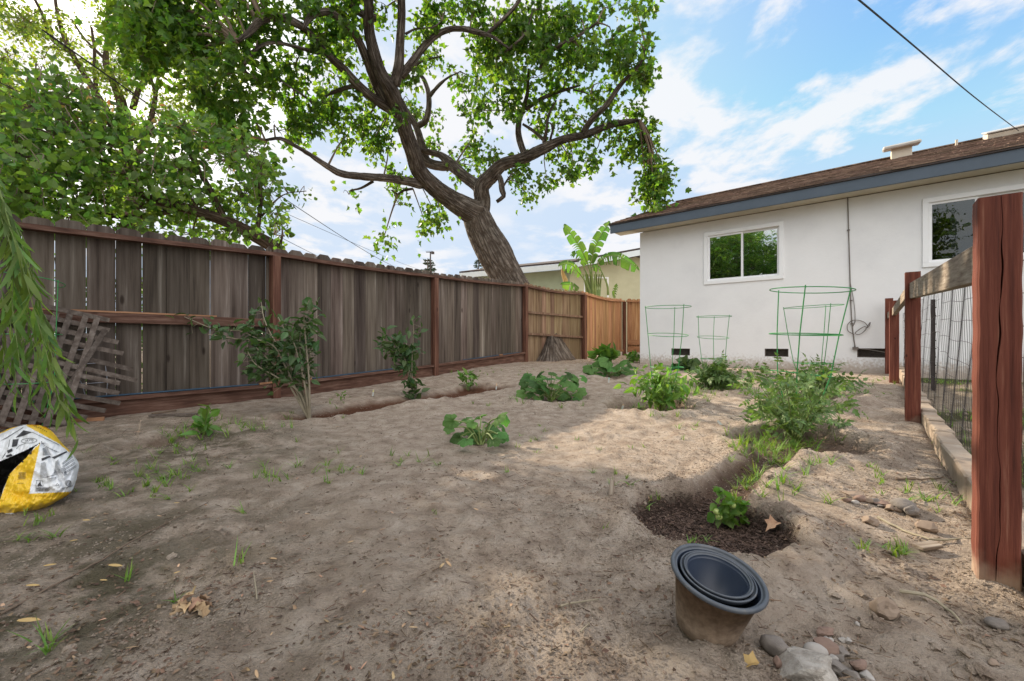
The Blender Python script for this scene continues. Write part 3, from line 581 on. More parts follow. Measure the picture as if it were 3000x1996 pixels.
for (x, y) in ((1959, 692), (1961, 745), (1953, 530)): g.box(wallpt(x, y, 0.012), (0.035, 0.02, 0.014), [wd, nn, UP])
g.tube(crom([wallpt(x, y, 0.03) for x, y in ((1966, 798), (1980, 803), (2000, 805), (2040, 812))], 0.03), 0.006, 6)
g.box(wallpt(1969, 802, 0.03), (0.07, 0.04, 0.04), [wd, nn, UP])
tag(link_mesh('cable', g, M['cable'], origin=(5.06, 6.4, 0.4)), 'grey cable running down the white wall from the eave, looped near the bottom', 'cable')
# overhead line to the roof
g = Geo(); a = P(2480, -30, 2.6); b = roofp(5.45, 3.3, 0.06); g.tube(crom([a + (a - b) * 1.2, a, (a + b) / 2 - UP * 0.03, b], 0.3), 0.006, 6)
tag(link_mesh('overhead_cable', g, M['wireline'], origin=b), 'single black overhead cable slanting across the blue sky to the roof', 'cable')

# ------------------------------------------------------------------ wooden boundary fence
A0 = np.array((-2.66, 4.8, 0)); fdir = np.array((0.553, 0.833, 0)); fn_ = np.array((0.833, -0.553, 0))   # fn_ points into the yard
TZ = ([-7, -2, 0, 2.56, 5.35], [1.35, 1.51, 1.60, 1.67, 1.82]); BZ = ([-7, -1.5, 0, 2.56, 5.35], [-0.03, -0.034, -0.04, 0.057, 0.20])
def FP(s, z, off=0.0): return A0 + fdir * s + fn_ * off + UP * z
def dogear(g, p, u, n, w_, z0, z1, th=0.016, mi=0, split=None):
    """one dog-eared board: p base point, u along the fence, n out"""
    c = 0.035; a = [(0, z0), (w_, z0), (w_, z1 - c), (w_ - c, z1), (c, z1), (0, z1 - c)]
    f = [p + u * x + UP * z for x, z in a]; b = [q_ + n * th for q_ in f]; k = 6
    g.raw(f + b, [tuple(range(k)), tuple(range(2 * k - 1, k - 1, -1))] + [(i, (i + 1) % k, (i + 1) % k + k, i + k)[::-1] for i in range(k)], mi)
fence = thing('board_fence', 'long weathered grey board fence with red-brown rails along the left', 'fence', (-2.66, 4.8, 0))
POSTS = [-6.0, -3.15, 0.0, 2.56, 5.35]
for k, (s0, s1) in enumerate(zip(POSTS[:-1], POSTS[1:])):
    g = Geo(); s = s0 + 0.02; wide = k < 2
    while s < s1 - 0.012:
        w_ = min(random.uniform(0.172, 0.186), s1 - s)
        gap = (random.uniform(0.003, 0.008) if wide else random.uniform(0.002, 0.006))
        zt = np.interp(s, *TZ) + 0.105 + random.uniform(-0.008, 0.012); zb = np.interp(s, *BZ) + 0.13
        tl = random.uniform(-0.004, 0.004)
        dogear(g, FP(s, 0, -0.075 + random.uniform(-0.003, 0.003)), fdir + fn_ * tl * 2, -fn_, w_ - gap, zb, zt); s += w_
    link_mesh('board_panel', g, M['board_grey'], fence)
for k, s in enumerate(POSTS):
    zt = np.interp(s, *TZ) - 0.002; zb = np.interp(s, *BZ) - 0.3; g = Geo()
    w_ = 0.09
    g.box(FP(s, (zt + zb) / 2, -0.01), (w_, w_, zt - zb), [fdir, fn_, UP], bev=0.004); link_mesh('post', g, M['postwood'], fence)
for k, (s0, s1) in enumerate(zip(POSTS[:-1], POSTS[1:])):
    g = Geo(); n_ = 10; sag = 0.018
    pt = lambda t_: FP(s0 + (s1 - s0) * t_, np.interp(s0 + (s1 - s0) * t_, *TZ) + 0.02 - sag * math.sin(math.pi * t_), -0.02)
    for q_ in range(n_): g.beam(pt(q_ / n_), pt((q_ + 1) / n_), 0.040, 0.095)
    link_mesh('top_rail', g, M['rail'], fence)
    g = Geo(); a, b = s0 + 0.046, s1 - 0.046; br = lambda s: np.interp(s, *BZ) + 0.185
    g.beam(FP(a, br(a), -0.02), FP(b, br(b), -0.02), 0.035, 0.085, bev=0.003); link_mesh('bottom_rail', g, M['rail'], fence)
    g = Geo(); g.beam(FP(a, np.interp(a, *BZ) + 0.05, -0.03), FP(b, np.interp(b, *BZ) + 0.05, -0.03), 0.232, 0.03, bev=0.003); link_mesh('kickboard', g, M['rail'], fence)
    if k < 2:
        g = Geo(); g.beam(FP(a, 0.845, -0.035), FP(b, 0.845, -0.035), 0.088, 0.04, bev=0.003); link_mesh('middle_rail', g, M['rail'], fence)
        if k == 1:
            g = Geo(); g.beam(FP(a + 0.2, 0.897, -0.03), FP(-0.58, 0.896, -0.03), 0.014, 0.035); tag(link_mesh('loose_lath', g, M['rail_new'], fence), 'new orange lath on the middle rail')
Cp = FP(5.35, 0); Dp = np.array((1.80, 10.60, 0)); Ep = np.array((3.50, 13.30, 0))
fence2 = thing('board_fence', 'tan-orange board fence bending from the big tree towards the house corner', 'fence', (1.80, 10.60, 0.2))
def span(th, a, b, za, zb, ba, bb, mat, rails=(), kick=None, post_end=True):
    u = b - a; ln = np.linalg.norm(u); u = u / ln; n = np.array((u[1], -u[0], 0)); g = Geo(); s = 0.03
    top = lambda s: za + (zb - za) * s / ln - 0.05 * math.sin(math.pi * s / ln); bot = lambda s: ba + (bb - ba) * s / ln
    while s < ln - 0.04:
        w_ = min(random.uniform(0.13, 0.145), ln - s - 0.01)
        dogear(g, a + u * s - n * (0.075 + random.uniform(-.003, .003)), u, -n, w_ - random.uniform(0.001, 0.004), bot(s), top(s) + 0.10 + random.uniform(-0.01, 0.012)); s += w_
    link_mesh('board_panel', g, mat, th)
    g = Geo()
    for q_ in range(8):
        s0_, s1_ = ln * q_ / 8, ln * (q_ + 1) / 8; g.beam(a + u * s0_ + UP * (top(s0_) + 0.02) - n * 0.02, a + u * s1_ + UP * (top(s1_) + 0.02) - n * 0.02, 0.04, 0.09)
    link_mesh('top_rail', g, M['rail'] if mat is not M['board_tan'] else M['rail_new'], th)
    for z0_, z1_, h_ in rails:
        g = Geo(); g.beam(a + u * 0.05 + UP * z0_ - n * 0.03, b - u * 0.05 + UP * z1_ - n * 0.03, h_, 0.045, bev=0.003); link_mesh('rail', g, M['board_mix'] if mat is M['board_mix'] else M['rail_new'], th)
    if post_end:
        g = Geo(); g.box(b + UP * ((top(ln) + bb) / 2 - 0.1), (0.10, 0.10, top(ln) - bb + 0.2), [u, n, UP], bev=0.004); link_mesh('post', g, M['postwood'], th)
span(fence2, Cp, Dp, 1.82, 1.79, 0.17, 0.14, M['board_mix'], rails=((1.27, 1.235, 0.05), (0.80, 0.73, 0.05)))
span(fence2, Dp, Ep, 1.79, 1.86, 0.26, 0.30, M['board_tan'], rails=((0.27, 0.34, 0.06),))
fence3 = thing('board_fence', 'short shaded brown fence panel with low plank beside the house corner', 'fence', (4.6, 12.5, 0.2))
span(fence3, Ep + np.array((0.05, 0.0, 0)), np.array((6.3, 12.3, 0)), 1.86, 1.8, 0.28, 0.25, M['rail_new'] if False else M['board_tan'], rails=((0.60, 0.58, 0.16), (0.38, 0.36, 0.16)))
# blue pipes and scraps lying on the bottom rails
for (sa, sb, lab) in ((-1.75, -0.25, 'blue pipes on the bottom rail behind the leafy shrub'), (0.35, 1.75, 'blue pipe on the bottom rail between shrub and middle post'), (3.3, 4.9, 'blue pipes on the bottom rail near the far end of the grey fence')):
    g = Geo(); zz = lambda s: float(np.interp(s, *BZ)) + 0.2045
    for q_ in range(3): g.tube([FP(sa + 0.12 * q_, zz(sa + .12 * q_) + 0.006, -0.045 + 0.02 * q_), FP(sb + 0.1 * q_, zz(sb + .1 * q_) + 0.006, -0.045 + 0.02 * q_)], 0.006, 8)
    tag(link_mesh('pipe_bundle', g, M['bluepipe'], origin=FP(sa, zz(sa), -0.03)), lab, 'pipes', 'blue pipes along the fence')
for (s, ln, lab) in ((-0.18, 0.22, 'pale wood offcut on the bottom rail beside the first post'), (0.22, 0.2, 'pale wood offcut on the bottom rail just right of the first post'), (4.35, 0.10, 'small pale block on the bottom rail near the far post')):
    g = Geo(); z_ = float(np.interp(s, *BZ)) + 0.216; g.beam(FP(s, z_, 0.01), FP(s + ln, z_ + 0.04 * ln, 0.01), 0.02, 0.03, bev=0.002)
    tag(link_mesh('wood_offcut', g, M['rail_new'], origin=FP(s, z_, 0)), lab, 'wood scrap', 'offcuts on the fence rail')

# ------------------------------------------------------------------ leaf templates (length along +y, face +z)
def fan(outline, fold=0.12, curl=0.1):
    v = [(0, 0.42, -fold * 0.0)] + [(x, y, abs(x) * fold * 2 - curl * y * y) for x, y in outline]; n = len(outline)
    v[0] = (0, 0.42, -curl * 0.18); return np.array(v, float), [(0, 1 + i, 1 + (i + 1) % n) for i in range(n)]
T_LOBE = fan([(0, 0), (-0.20, 0.06), (-0.46, 0.20), (-0.32, 0.38), (-0.40, 0.66), (-0.20, 0.66), (0, 0.98), (0.20, 0.66), (0.40, 0.66), (0.32, 0.38), (0.46, 0.20), (0.20, 0.06)], 0.30, 0.35)
T_HEART = fan([(0, 0.08), (-0.22, 0), (-0.44, 0.18), (-0.44, 0.48), (-0.22, 0.78), (0, 1.0), (0.22, 0.78), (0.44, 0.48), (0.44, 0.18), (0.22, 0)], 0.14, 0.18)
T_OVAL = fan([(0, 0), (-0.18, 0.2), (-0.23, 0.45), (-0.13, 0.75), (0, 1.0), (0.13, 0.75), (0.23, 0.45), (0.18, 0.2)], 0.18, 0.25)
T_DIA = (np.array([(0, 0, 0), (-0.3, 0.45, 0.06), (0, 1, -0.1), (0.3, 0.45, 0.06)], float), [(0, 3, 2, 1)])
def strip(n, w0, curl, fold=0.0, taper=1.0):
    v = []; f = []
    for i in range(n + 1):
        t = i / n; w_ = w0 * (math.sin(math.pi * (0.08 + 0.92 * t)) ** 0.7 if taper == 0 else (1 - t) ** taper * (0.6 + 0.4 * min(1, t * 4))) if i < n else 0.001
        v += [(-w_, t, -curl * t * t), (w_, t, -curl * t * t)]
    for i in range(n): f.append((2 * i, 2 * i + 1, 2 * i + 3, 2 * i + 2))
    return np.array(v, float), f
T_WIL = strip(5, 0.085, 0.35, taper=0)
T_WIL2 = strip(5, 0.075, -0.2, taper=0)
T_GRASS = [strip(6, 0.03, c, taper=0.8) for c in (0.15, 0.45, 0.8)]
def compound(n=3, lob=True):
    v = []; f = []; k = 0
    ol = [(0, 0), (-0.16, 0.10), (-0.30, 0.32), (-0.17, 0.42), (-0.20, 0.66), (-0.07, 0.70), (0, 1.0), (0.07, 0.70), (0.20, 0.66), (0.17, 0.42), (0.30, 0.32), (0.16, 0.10)]
    tv, tf = fan(ol, 0.12, 0.3)
    pos = [((0, 0.62), 0, 0.42)] + [((0, 0.22 + 0.2 * i), sgn * (70 - 8 * i), 0.36 - 0.03 * i) for i in range(n - 1) for sgn in (-1, 1)]
    for (px, py), ang, s_ in pos:
        a = R(-ang); r = tv * s_; x = r[:, 0] * math.cos(a) - r[:, 1] * math.sin(a); y = r[:, 0] * math.sin(a) + r[:, 1] * math.cos(a)
        q_ = np.stack([x + px, y + py, r[:, 2] - 0.12 * (y + py) ** 2], 1); v.append(q_); f += [tuple(i + k for i in t_) for t_ in tf]; k += len(q_)
    v.append(np.array([(-0.012, 0, 0), (0.012, 0, 0), (0.012, 0.65, -0.05), (-0.012, 0.65, -0.05)])); f.append((k, k + 1, k + 2, k + 3))
    return np.vstack(v), f
T_TOM = compound(3)
def palmate():
    ol = []; n = 26
    for i in range(n):
        a = -math.pi / 2 + 2 * math.pi * (i + 0.5) / n; th = (a + math.pi / 2) % (2 * math.pi)
        r = 0.5 * (0.86 + 0.10 * math.cos(5 * (a - math.pi / 2)) + 0.03 * (1 if i % 2 else -1)) * (0.55 if (i < 1 or i >= n - 1) else 1.0)
        ol.append((r * math.cos(a) * 1.08, 0.5 + r * math.sin(a)))
    inner = [(0.5 * x, 0.45 + 0.5 * (y - 0.45)) for x, y in ol]; v = [(0, 0.30, -0.03)]
    v += [(x, y, 0.05 * (1 if i % 3 else -0.2)) for i, (x, y) in enumerate(inner)] + [(x, y, 0.02 - 0.45 * (x * x + (y - 0.45) ** 2) + 0.02 * random.uniform(-1, 1)) for x, y in ol]
    f = [(0, 1 + i, 1 + (i + 1) % n) for i in range(n)] + [(1 + i, 1 + n + i, 1 + n + (i + 1) % n, 1 + (i + 1) % n) for i in range(n)]
    return np.array(v), f
T_SQ = palmate()

# ------------------------------------------------------------------ trees
def z2(x, y): return (1000 + x / 2.24, y / 2.24)
def z1(x, y): return (x / 2.24, y / 2.24)
def limb(rows, f=z2):
    """rows of (x, y, depth, half width in the enlarged view) -> x, y, z, r"""
    o = []
    for x, y, Yd, hw_ in rows:
        px, py = f(x, y); o.append((*P(px, py, Yd), hw_ / 2.24 / F * Yd))
    return np.array(o)
SUNGAPS = []                                 # leaves cleared from the crowns along sun rays to shape the sun patches
def open_gaps(LO):
    ok = np.ones(len(LO), bool)
    for p_, r_ in SUNGAPS:
        v = LO - p_; t = v @ np.array(sd); q_ = np.linalg.norm(v - t[:, None] * np.array(sd), axis=1); ok &= ~((t > 0) & (q_ < r_))
    return ok
for z_ in (0.12, 0.35, 0.6, 0.85): SUNGAPS.append((np.array((1.25, 1.18, z_)), 0.16))
for (x, y, r_) in ((1960, 1100, .22), (2060, 1170, .20), (2000, 1300, .12), (2120, 1230, .14), (1880, 1060, .14), (2180, 1110, .15), (1930, 1350, .08), (1300, 1530, .12), (1420, 1500, .07), (1180, 1350, .07), (1330, 1470, .06), (1190, 1545, .06), (1560, 1545, .06), (1520, 990, .3), (1490, 1060, .2), (1660, 1000, .2), (1340, 1040, .12), (1380, 1160, .08), (2150, 1330, .08), (2240, 1400, .07), (1100, 1100, .07), (1700, 930, .2), (1900, 960, .2), (2050, 980, .15)): SUNGAPS.append((Gd(x, y), r_))
def grow(name, label, limbs, clumps, leafT, leafmat, barkmat, lsize, lpers, spers, rho, base, bump=0.012, djit=0.9, up=-0.35, pink=0.0, hang=0.0, area0=2500.0, group=None, behind=0.0):
    root = thing(name, label, 'tree', base, group); g = Geo(); samp = []
    for k, l in enumerate(limbs):
        big = l[:, 3].max() > 0.16; c = crom(l, 0.035 if big else 0.07); rmax = c[:, 3].max()
        g.tube(c[:, :3], np.maximum(c[:, 3] * (0.94 if k == 0 else 0.86), 0.006), 72 if rmax > 0.25 else (40 if rmax > 0.12 else (16 if rmax > 0.05 else 8)), bump=(bump if rmax > 0.25 else bump * 0.6) if rmax > 0.06 else 0.0, seed=k * 1.7)
        samp.append(c)
    S = np.vstack(samp); spx = S[:, 0] / S[:, 1] * F + 1500; spy = 998 - (S[:, 2] - CAMZ) / S[:, 1] * F
    tw = Geo(); LO = []; LD = []; LS = []
    for (x, y, rx, ry) in clumps:
        if name == 'leaning_tree' and 380 < x < 880 and y > 0: rx *= 0.84; ry *= 0.80
        px, py = x * D, y * D; thin = S[:, 3] < 0.13
        dist = np.hypot(spx - px, spy - py) + (~thin) * 60; k = int(np.argmin(dist)); Yd = S[k, 1] + random.gauss(0, djit * 0.5) + behind
        cc = P(px, py, Yd); a = S[k, :3]
        r0 = min(0.035, 0.008 + 0.012 * np.linalg.norm(cc - a)); mid = (a + cc) / 2 + np.array((0, 0, 0.10 * np.linalg.norm(cc - a))) + RNG.normal(size=3) * 0.05
        if np.linalg.norm(cc - a) > 0.1: tw.tube(crom([a, mid, cc], 0.15), np.linspace(r0, 0.008, len(crom([a, mid, cc], 0.15))), 6)
        ns = max(2, int(spers * rx * ry / area0 + 0.5))
        for _ in range(ns):
            th = random.uniform(0, 2 * math.pi); rr = math.sqrt(random.random()); p_ = P(px + math.cos(th) * rr * rx * D, py + math.sin(th) * rr * ry * D, Yd + random.gauss(0, djit))
            d_ = p_ - cc; ln = np.linalg.norm(d_); m2 = (p_ + cc) / 2 + np.array((0, 0, 0.12 * ln)) + RNG.normal(size=3) * 0.06 * ln
            cv = crom([cc, m2, p_], 0.12); tw.tube(cv, np.linspace(0.007, 0.003, len(cv)), 4, cap=False)
            n = max(3, int(lpers * random.uniform(0.5, 1.5)))
            off = RNG.normal(size=(n, 3)) * rho * random.uniform(0.6, 1.25)
            if hang: off[:, 2] = off[:, 2] * (1 + hang) - abs(rho) * hang
            LO.append(p_ + off); dirs = off / (np.linalg.norm(off, axis=1, keepdims=True) + 1e-6) * 0.8 + RNG.normal(size=(n, 3)) * 0.6; dirs[:, 2] += up; LD.append(dirs); LS.append(lsize * RNG.uniform(0.55, 1.2, n))
    tr = link_mesh('trunk', g, barkmat, root, smooth=True); link_mesh('twigs', tw, M['twig'], root)
    LO = np.vstack(LO); LD = np.vstack(LD); LS = np.concatenate(LS); ok = open_gaps(LO); LO, LD, LS = LO[ok], LD[ok], LS[ok]; nr = rdir(len(LO), 0.5)
    g = Geo(); 
    if pink:
        pk = RNG.random(len(LO)) < pink * (LO[:, 2] > np.quantile(LO[:, 2], 0.84)); g.inst(leafT, LO[~pk], LD[~pk], nr[~pk], LS[~pk]); g.inst(leafT, LO[pk], LD[pk], nr[pk], LS[pk] * 0.8, mi=1)
        link_mesh('crown', g, [leafmat, M['leafP']], root)
    else: g.inst(leafT, LO, LD, nr, LS); link_mesh('crown', g, leafmat, root)
    print(name, 'leaves', len(LO)); return root, S
TA = 10.35
limbsA = [
 np.vstack([[(*P(1618, 1075, 10.25), 0.62)], [(*P(1600, 1020, 10.30), 0.50)], [(*P(1570, 950, 10.35), 0.44)], [(*P(1500, 835, 10.4), 0.415)], limb([(1010, 330, 10.4, 122), (930, 180, 10.4, 112), (880, 60, 10.3, 95)], lambda x, y: (1000 + x / 2.24, 600 + y / 2.24)), limb([(850, 1390, 10.2, 85), (720, 1310, 10.0, 68), (600, 1220, 9.6, 60), (510, 1120, 9.3, 56), (470, 1000, 9.0, 55), (420, 860, 8.7, 52), (370, 700, 8.4, 52), (320, 580, 8.1, 50), (260, 480, 7.9, 42), (210, 330, 7.7, 40), (180, 180, 7.5, 36), (180, 0, 7.2, 32), (160, -250, 7.0, 28), (100, -600, 6.6, 16)])]),
 limb([(900, 1420, 10.3, 80), (925, 1330, 10.3, 64), (920, 1230, 10.2, 60), (980, 1160, 10.1, 56), (1060, 1080, 9.9, 46), (1180, 1045, 9.7, 44), (1320, 980, 9.5, 40), (1450, 920, 9.3, 30), (1600, 885, 9.2, 27), (1750, 825, 9.0, 26), (1880, 800, 8.9, 20), (1960, 790, 8.8, 8)]),
 limb([(920, 1240, 10.3, 48), (810, 1160, 10.5, 42), (720, 1080, 10.7, 42), (650, 1020, 10.8, 26), (560, 995, 10.8, 22), (500, 980, 10.7, 12)]),
 limb([(740, 1090, 10.7, 34), (640, 1090, 10.9, 36), (560, 1060, 11.0, 36), (535, 980, 11.0, 32), (505, 870, 11.0, 26), (480, 810, 11.0, 24), (430, 730, 11.0, 18), (395, 650, 11.1, 12)]),
 limb([(505, 830, 11.0, 24), (560, 780, 10.9, 24), (575, 640, 10.8, 20), (545, 530, 10.8, 16), (490, 450, 10.8, 12), (530, 400, 10.7, 10), (660, 370, 10.6, 4)]),
 limb([(575, 640, 10.8, 16), (630, 570, 10.7, 14), (700, 510, 10.6, 8), (780, 470, 10.5, 4)]),
 limb([(350, 560, 8.1, 42), (375, 440, 8.0, 38), (385, 300, 7.9, 33), (395, 100, 7.7, 30), (395, -100, 7.5, 27), (420, -500, 7.2, 14)]),
 limb([(390, 500, 8.1, 34), (450, 430, 8.1, 30), (530, 320, 8.1, 28), (610, 240, 8.1, 24), (700, 196, 8.1, 21), (800, 190, 8.1, 20), (890, 212, 8.0, 20), (990, 240, 7.9, 12), (1100, 320, 7.8, 8)]),
 limb([(960, 220, 8.0, 14), (1060, 130, 7.9, 14), (1150, 30, 7.8, 14), (1230, -120, 7.6, 12)]),
 limb([(290, 680, 8.4, 38), (230, 560, 8.2, 34), (180, 430, 7.9, 32), (120, 280, 7.6, 30), (60, 190, 7.4, 28), (0, 130, 7.3, 27), (-100, 78, 7.1, 26), (-200, 110, 7.0, 24), (-250, 190, 6.9, 14)]),
 limb([(330, 720, 8.5, 40), (200, 640, 8.2, 36), (90, 540, 7.9, 34), (0, 440, 7.7, 32), (-120, 330, 7.4, 28), (-230, 200, 7.1, 26), (-380, 115, 6.8, 30), (-520, 130, 6.6, 28), (-600, 210, 6.5, 22), (-680, 270, 6.4, 14)]),
 limb([(230, 60 + 60, 7.6, 26), (130, 90, 7.5, 26), (60, 20, 7.3, 24), (-20, -100, 7.1, 20)]),
 limb([(520, 1210, 9.5, 38), (430, 1190, 9.2, 34), (300, 1170, 8.9, 30), (150, 1160, 8.6, 28), (0, 1140, 8.3, 26), (-110, 1080, 8.0, 22), (-200, 1020, 7.8, 18), (-300, 960, 7.6, 15), (-400, 910, 7.4, 14), (-500, 920, 7.2, 10)]),
 limb([(210, 1190, 8.8, 12), (130, 1235, 8.8, 9), (60, 1250, 8.7, 6)]), limb([(470, 1240, 9.4, 10), (410, 1250, 9.4, 10), (370, 1275, 9.4, 8), (330, 1250, 9.4, 4)]),
 limb([(1590, 870, 9.2, 26), (1640, 790, 9.0, 24), (1740, 690, 8.8, 22), (1830, 560, 8.6, 18), (1960, 420, 8.3, 10), (2000, 300, 8.1, 5)]),
 limb([(1200, 1010, 9.7, 28), (1165, 900, 9.7, 24), (1165, 800, 9.6, 22), (1200, 700, 9.5, 18), (1222, 600, 9.3, 14), (1230, 450, 9.1, 9)]),
 limb([(1210, 720, 9.5, 16), (1310, 650, 9.4, 14), (1440, 600, 9.3, 12), (1570, 560, 9.2, 7)]), limb([(1520, 590, 9.3, 7), (1600, 610, 9.3, 5), (1700, 670, 9.2, 3)]),
 limb([(1330, 940, 9.5, 18), (1345, 860, 9.4, 12), (1360, 760, 9.3, 10), (1410, 660, 9.3, 7)]), limb([(1330, 920, 9.5, 14), (1260, 860, 9.6, 12), (1190, 815, 9.6, 9)]),
 limb([(1370, 920, 9.5, 10), (1390, 830, 9.4, 8), (1350, 800, 9.4, 5)]),
 limb([(1010, 1120, 10.0, 22), (1045, 1180, 9.95, 22), (1055, 1250, 9.9, 22), (1065, 1290, 9.9, 18), (1020, 1325, 9.9, 14)]), limb([(1060, 1230, 9.9, 8), (1090, 1180, 9.9, 7), (1120, 1140, 9.9, 5)]),
 limb([(1300, 460, 8.6, 14), (1360, 350, 8.4, 18), (1450, 290, 8.3, 16), (1550, 240, 8.2, 12), (1680, 150, 8.0, 8)]),
 limb([(1080, 340, 8.1, 10), (1150, 280, 8.0, 10), (1210, 210, 8.0, 8), (1260, 60, 8.0, 8)]), limb([(420, 225, 7.9, 10), (490, 190, 7.9, 7), (600, 180, 7.9, 6), (660, 135, 7.9, 4)]),
 limb([(-120, 360, 7.4, 14), (-220, 330, 7.2, 14), (-330, 300, 7.0, 13), (-440, 280, 6.8, 13), (-540, 310, 6.7, 12), (-640, 420, 6.6, 10)]),
 limb([(-560, 520, 6.9, 8), (-640, 440, 6.8, 10), (-540, 300, 6.7, 12)]),
 limb([(-90, 620, 8.0, 12), (40, 575, 8.1, 16), (120, 570, 8.2, 20)]), limb([(-90, 620, 8.0, 12), (-160, 690, 7.8, 10), (-260, 620, 7.6, 8), (-400, 530, 7.3, 6)]),
]
CA = [(430,40,80,60),(540,40,70,60),(620,40,60,50),(500,130,80,50),(590,110,50,40),(420,130,60,50),(380,50,70,60),(340,110,60,50),(300,40,60,50),(600,200,70,50),(680,150,60,40),(660,230,70,40),(560,260,60,60),(480,220,60,50),(640,300,60,40),(720,290,60,40),(600,350,50,40),(530,330,50,40),(780,180,40,30),(740,210,50,30),(730,80,50,50),(800,60,40,50),(790,110,30,40),(820,230,30,25),(850,270,30,35),(770,250,50,35),(880,300,35,30),(800,310,30,30),(863,316,25,25),(827,291,35,30),(884,333,25,20),
 (690,20,60,30),(780,20,50,30),(890,15,40,30),(965,50,25,50),(1000,30,30,30),(950,150,18,40),(940,230,26,35),(925,180,20,30),(1024,32,35,25),(982,140,25,25),(1010,120,25,20),(961,262,12,10),(1100,20,50,30),(1130,60,50,30),(1190,40,60,40),(1110,110,45,35),(1180,110,60,40),(1260,40,60,45),(1270,110,50,40),(1330,50,50,45),(1400,20,50,30),(1465,20,35,25),(1410,90,45,40),(1340,130,45,40),(1440,150,45,45),(1480,130,22,45),(1485,185,25,25),(1160,180,50,40),(1100,185,35,30),(1230,180,55,40),(1080,235,25,28),(1115,255,35,25),(1180,240,45,30),(1250,235,40,40),(1240,290,20,25),(1055,170,18,30),(1290,180,40,30),(1380,190,40,35),(1320,265,40,25),(1390,250,35,30),(1415,290,30,25),(1345,310,30,22),(1370,350,28,28),(1440,270,35,25),(1478,300,28,28),(1480,335,28,25),(1430,340,40,14),(1500,380,18,40),(1490,430,18,30),(1505,465,13,15),(1525,422,10,8),(1527,390,6,5),(1500,360,14,20),(1495,400,16,22),(1492,420,16,20),(1500,445,15,18),(1508,460,10,12),(1515,425,10,8),(1485,360,20,20),(1470,310,22,22),(1330,130,40,30),(1440,110,40,35),(1200,80,50,40),(1150,130,45,35),(1290,80,45,40),
 (1310,380,28,18),(1287,350,28,20),(1319,385,20,18),(1259,414,12,14),(1180,375,18,18),(1206,442,9,12),(1087,382,22,16),(1144,358,16,14),(1193,403,14,12),(1095,365,12,10),(905,393,14,20),(919,473,20,22),(903,440,12,10),(800,442,22,16),(996,480,12,16),(978,512,8,14),(1014,501,10,10),(880,559,8,7),(1010,335,20,10),(1040,360,14,14),(1085,330,8,8),(1090,318,6,6),(1060,390,14,10),(900,260,14,14),(1000,270,10,10),(860,200,18,26)]
for k in range(26):    # the part of the crown above the picture
    CA.append((random.uniform(300, 1450), random.uniform(-420, -30), 75, 55))
rootA, SA = grow('leaning_tree', 'big leaning tree with furrowed trunk forking above the fence', limbsA, CA, T_LOBE, M['leafA'], M['bark'], 0.128, 33, 8.3, 0.108, P(1618, 1055, 10.25), 0.02, djit=0.33, hang=0.4, behind=0.45)
# its root flare pushed through the boards on the yard side
g = Geo(); fl = [(0.83, 9.70, -0.15, .42), (0.83, 9.70, 0.10, 0.36), (0.84, 9.71, 0.25, 0.26), (0.855, 9.73, 0.42, 0.17), (0.87, 9.79, 0.58, 0.12), (0.88, 9.85, 0.68, 0.10), (0.89, 9.95, 0.74, 0.08)]
c = crom(fl, 0.03); g.tube(c[:, :3], c[:, 3], 60, bump=0.015); link_mesh('root_flare', g, M['bark'], rootA, smooth=True)

limbsB = [limb([(860, 1900, 11.5, 60), (850, 1300, 11.5, 50), (810, 760, 11.5, 34), (770, 600, 11.3, 26), (700, 430, 11.2, 20), (700, 300, 11.2, 14), (710, 100, 11.2, 8)], z1),
 limb([(700, 720, 11.3, 22), (560, 500, 11.2, 20), (440, 290, 11.0, 18), (380, 100, 11, 12), (350, -100, 11, 8)], z1), limb([(480, 360, 11.1, 16), (340, 250, 11, 18), (290, 120, 10.8, 12), (230, 0, 10.6, 9)], z1),
 limb([(640, 620, 11.3, 14), (620, 480, 11.3, 12), (620, 330, 11.3, 10), (600, 180, 11.3, 8)], z1), limb([(700, 400, 11.2, 12), (560, 260, 11, 8), (470, 130, 11, 6)], z1),
 limb([(870, 720, 11.6, 22), (905, 600, 11.5, 18), (960, 490, 11.5, 14), (950, 400, 11.5, 9), (930, 200, 11.5, 6)], z1), limb([(1000, 740, 11.8, 18), (1020, 620, 11.8, 14), (990, 520, 11.8, 12), (960, 430, 11.8, 8)], z1),
 limb([(1020, 620, 11.8, 12), (1050, 500, 11.8, 8), (1170, 570, 11.8, 8), (1290, 520, 11.7, 9), (1330, 390, 11.6, 6)], z1), limb([(970, 490, 11.5, 8), (1040, 470, 11.5, 5)], z1),
 limb([(430, 1000, 11.6, 34), (340, 860, 11.5, 30), (200, 720, 11.2, 28), (80, 600, 11, 26), (-60, 430, 10.8, 20)], z1), limb([(250, 780, 11.3, 14), (100, 710, 11.1, 12), (-60, 680, 11, 10)], z1), limb([(370, 1030, 11.5, 18), (200, 950, 11.2, 15), (-50, 890, 10.9, 12)], z1), limb([(860, 1300, 11.5, 40), (620, 1150, 11.6, 36), (430, 1000, 11.6, 32)], z1), limb([(850, 1100, 11.5, 28), (960, 900, 11.7, 24), (1000, 740, 11.8, 18)], z1)]
CB = []
for k in range(95):
    x = random.uniform(-60, 470); y = random.uniform(-120, 300)
    if y > 170 and x > 60 and random.random() < 0.55: continue
    if x < 170 and y < 190 and random.random() < 0.5: continue
    CB.append((x, y, random.uniform(22, 42), random.uniform(16, 34)))
for k in range(26): CB.append((random.uniform(-300, -40), random.uniform(-200, 450), 40, 35))
for k in range(16): CB.append((random.uniform(0, 60), random.uniform(200, 400), 28, 24))
for k in range(16): CB.append((random.uniform(380, 560), random.uniform(60, 330), 32, 28))
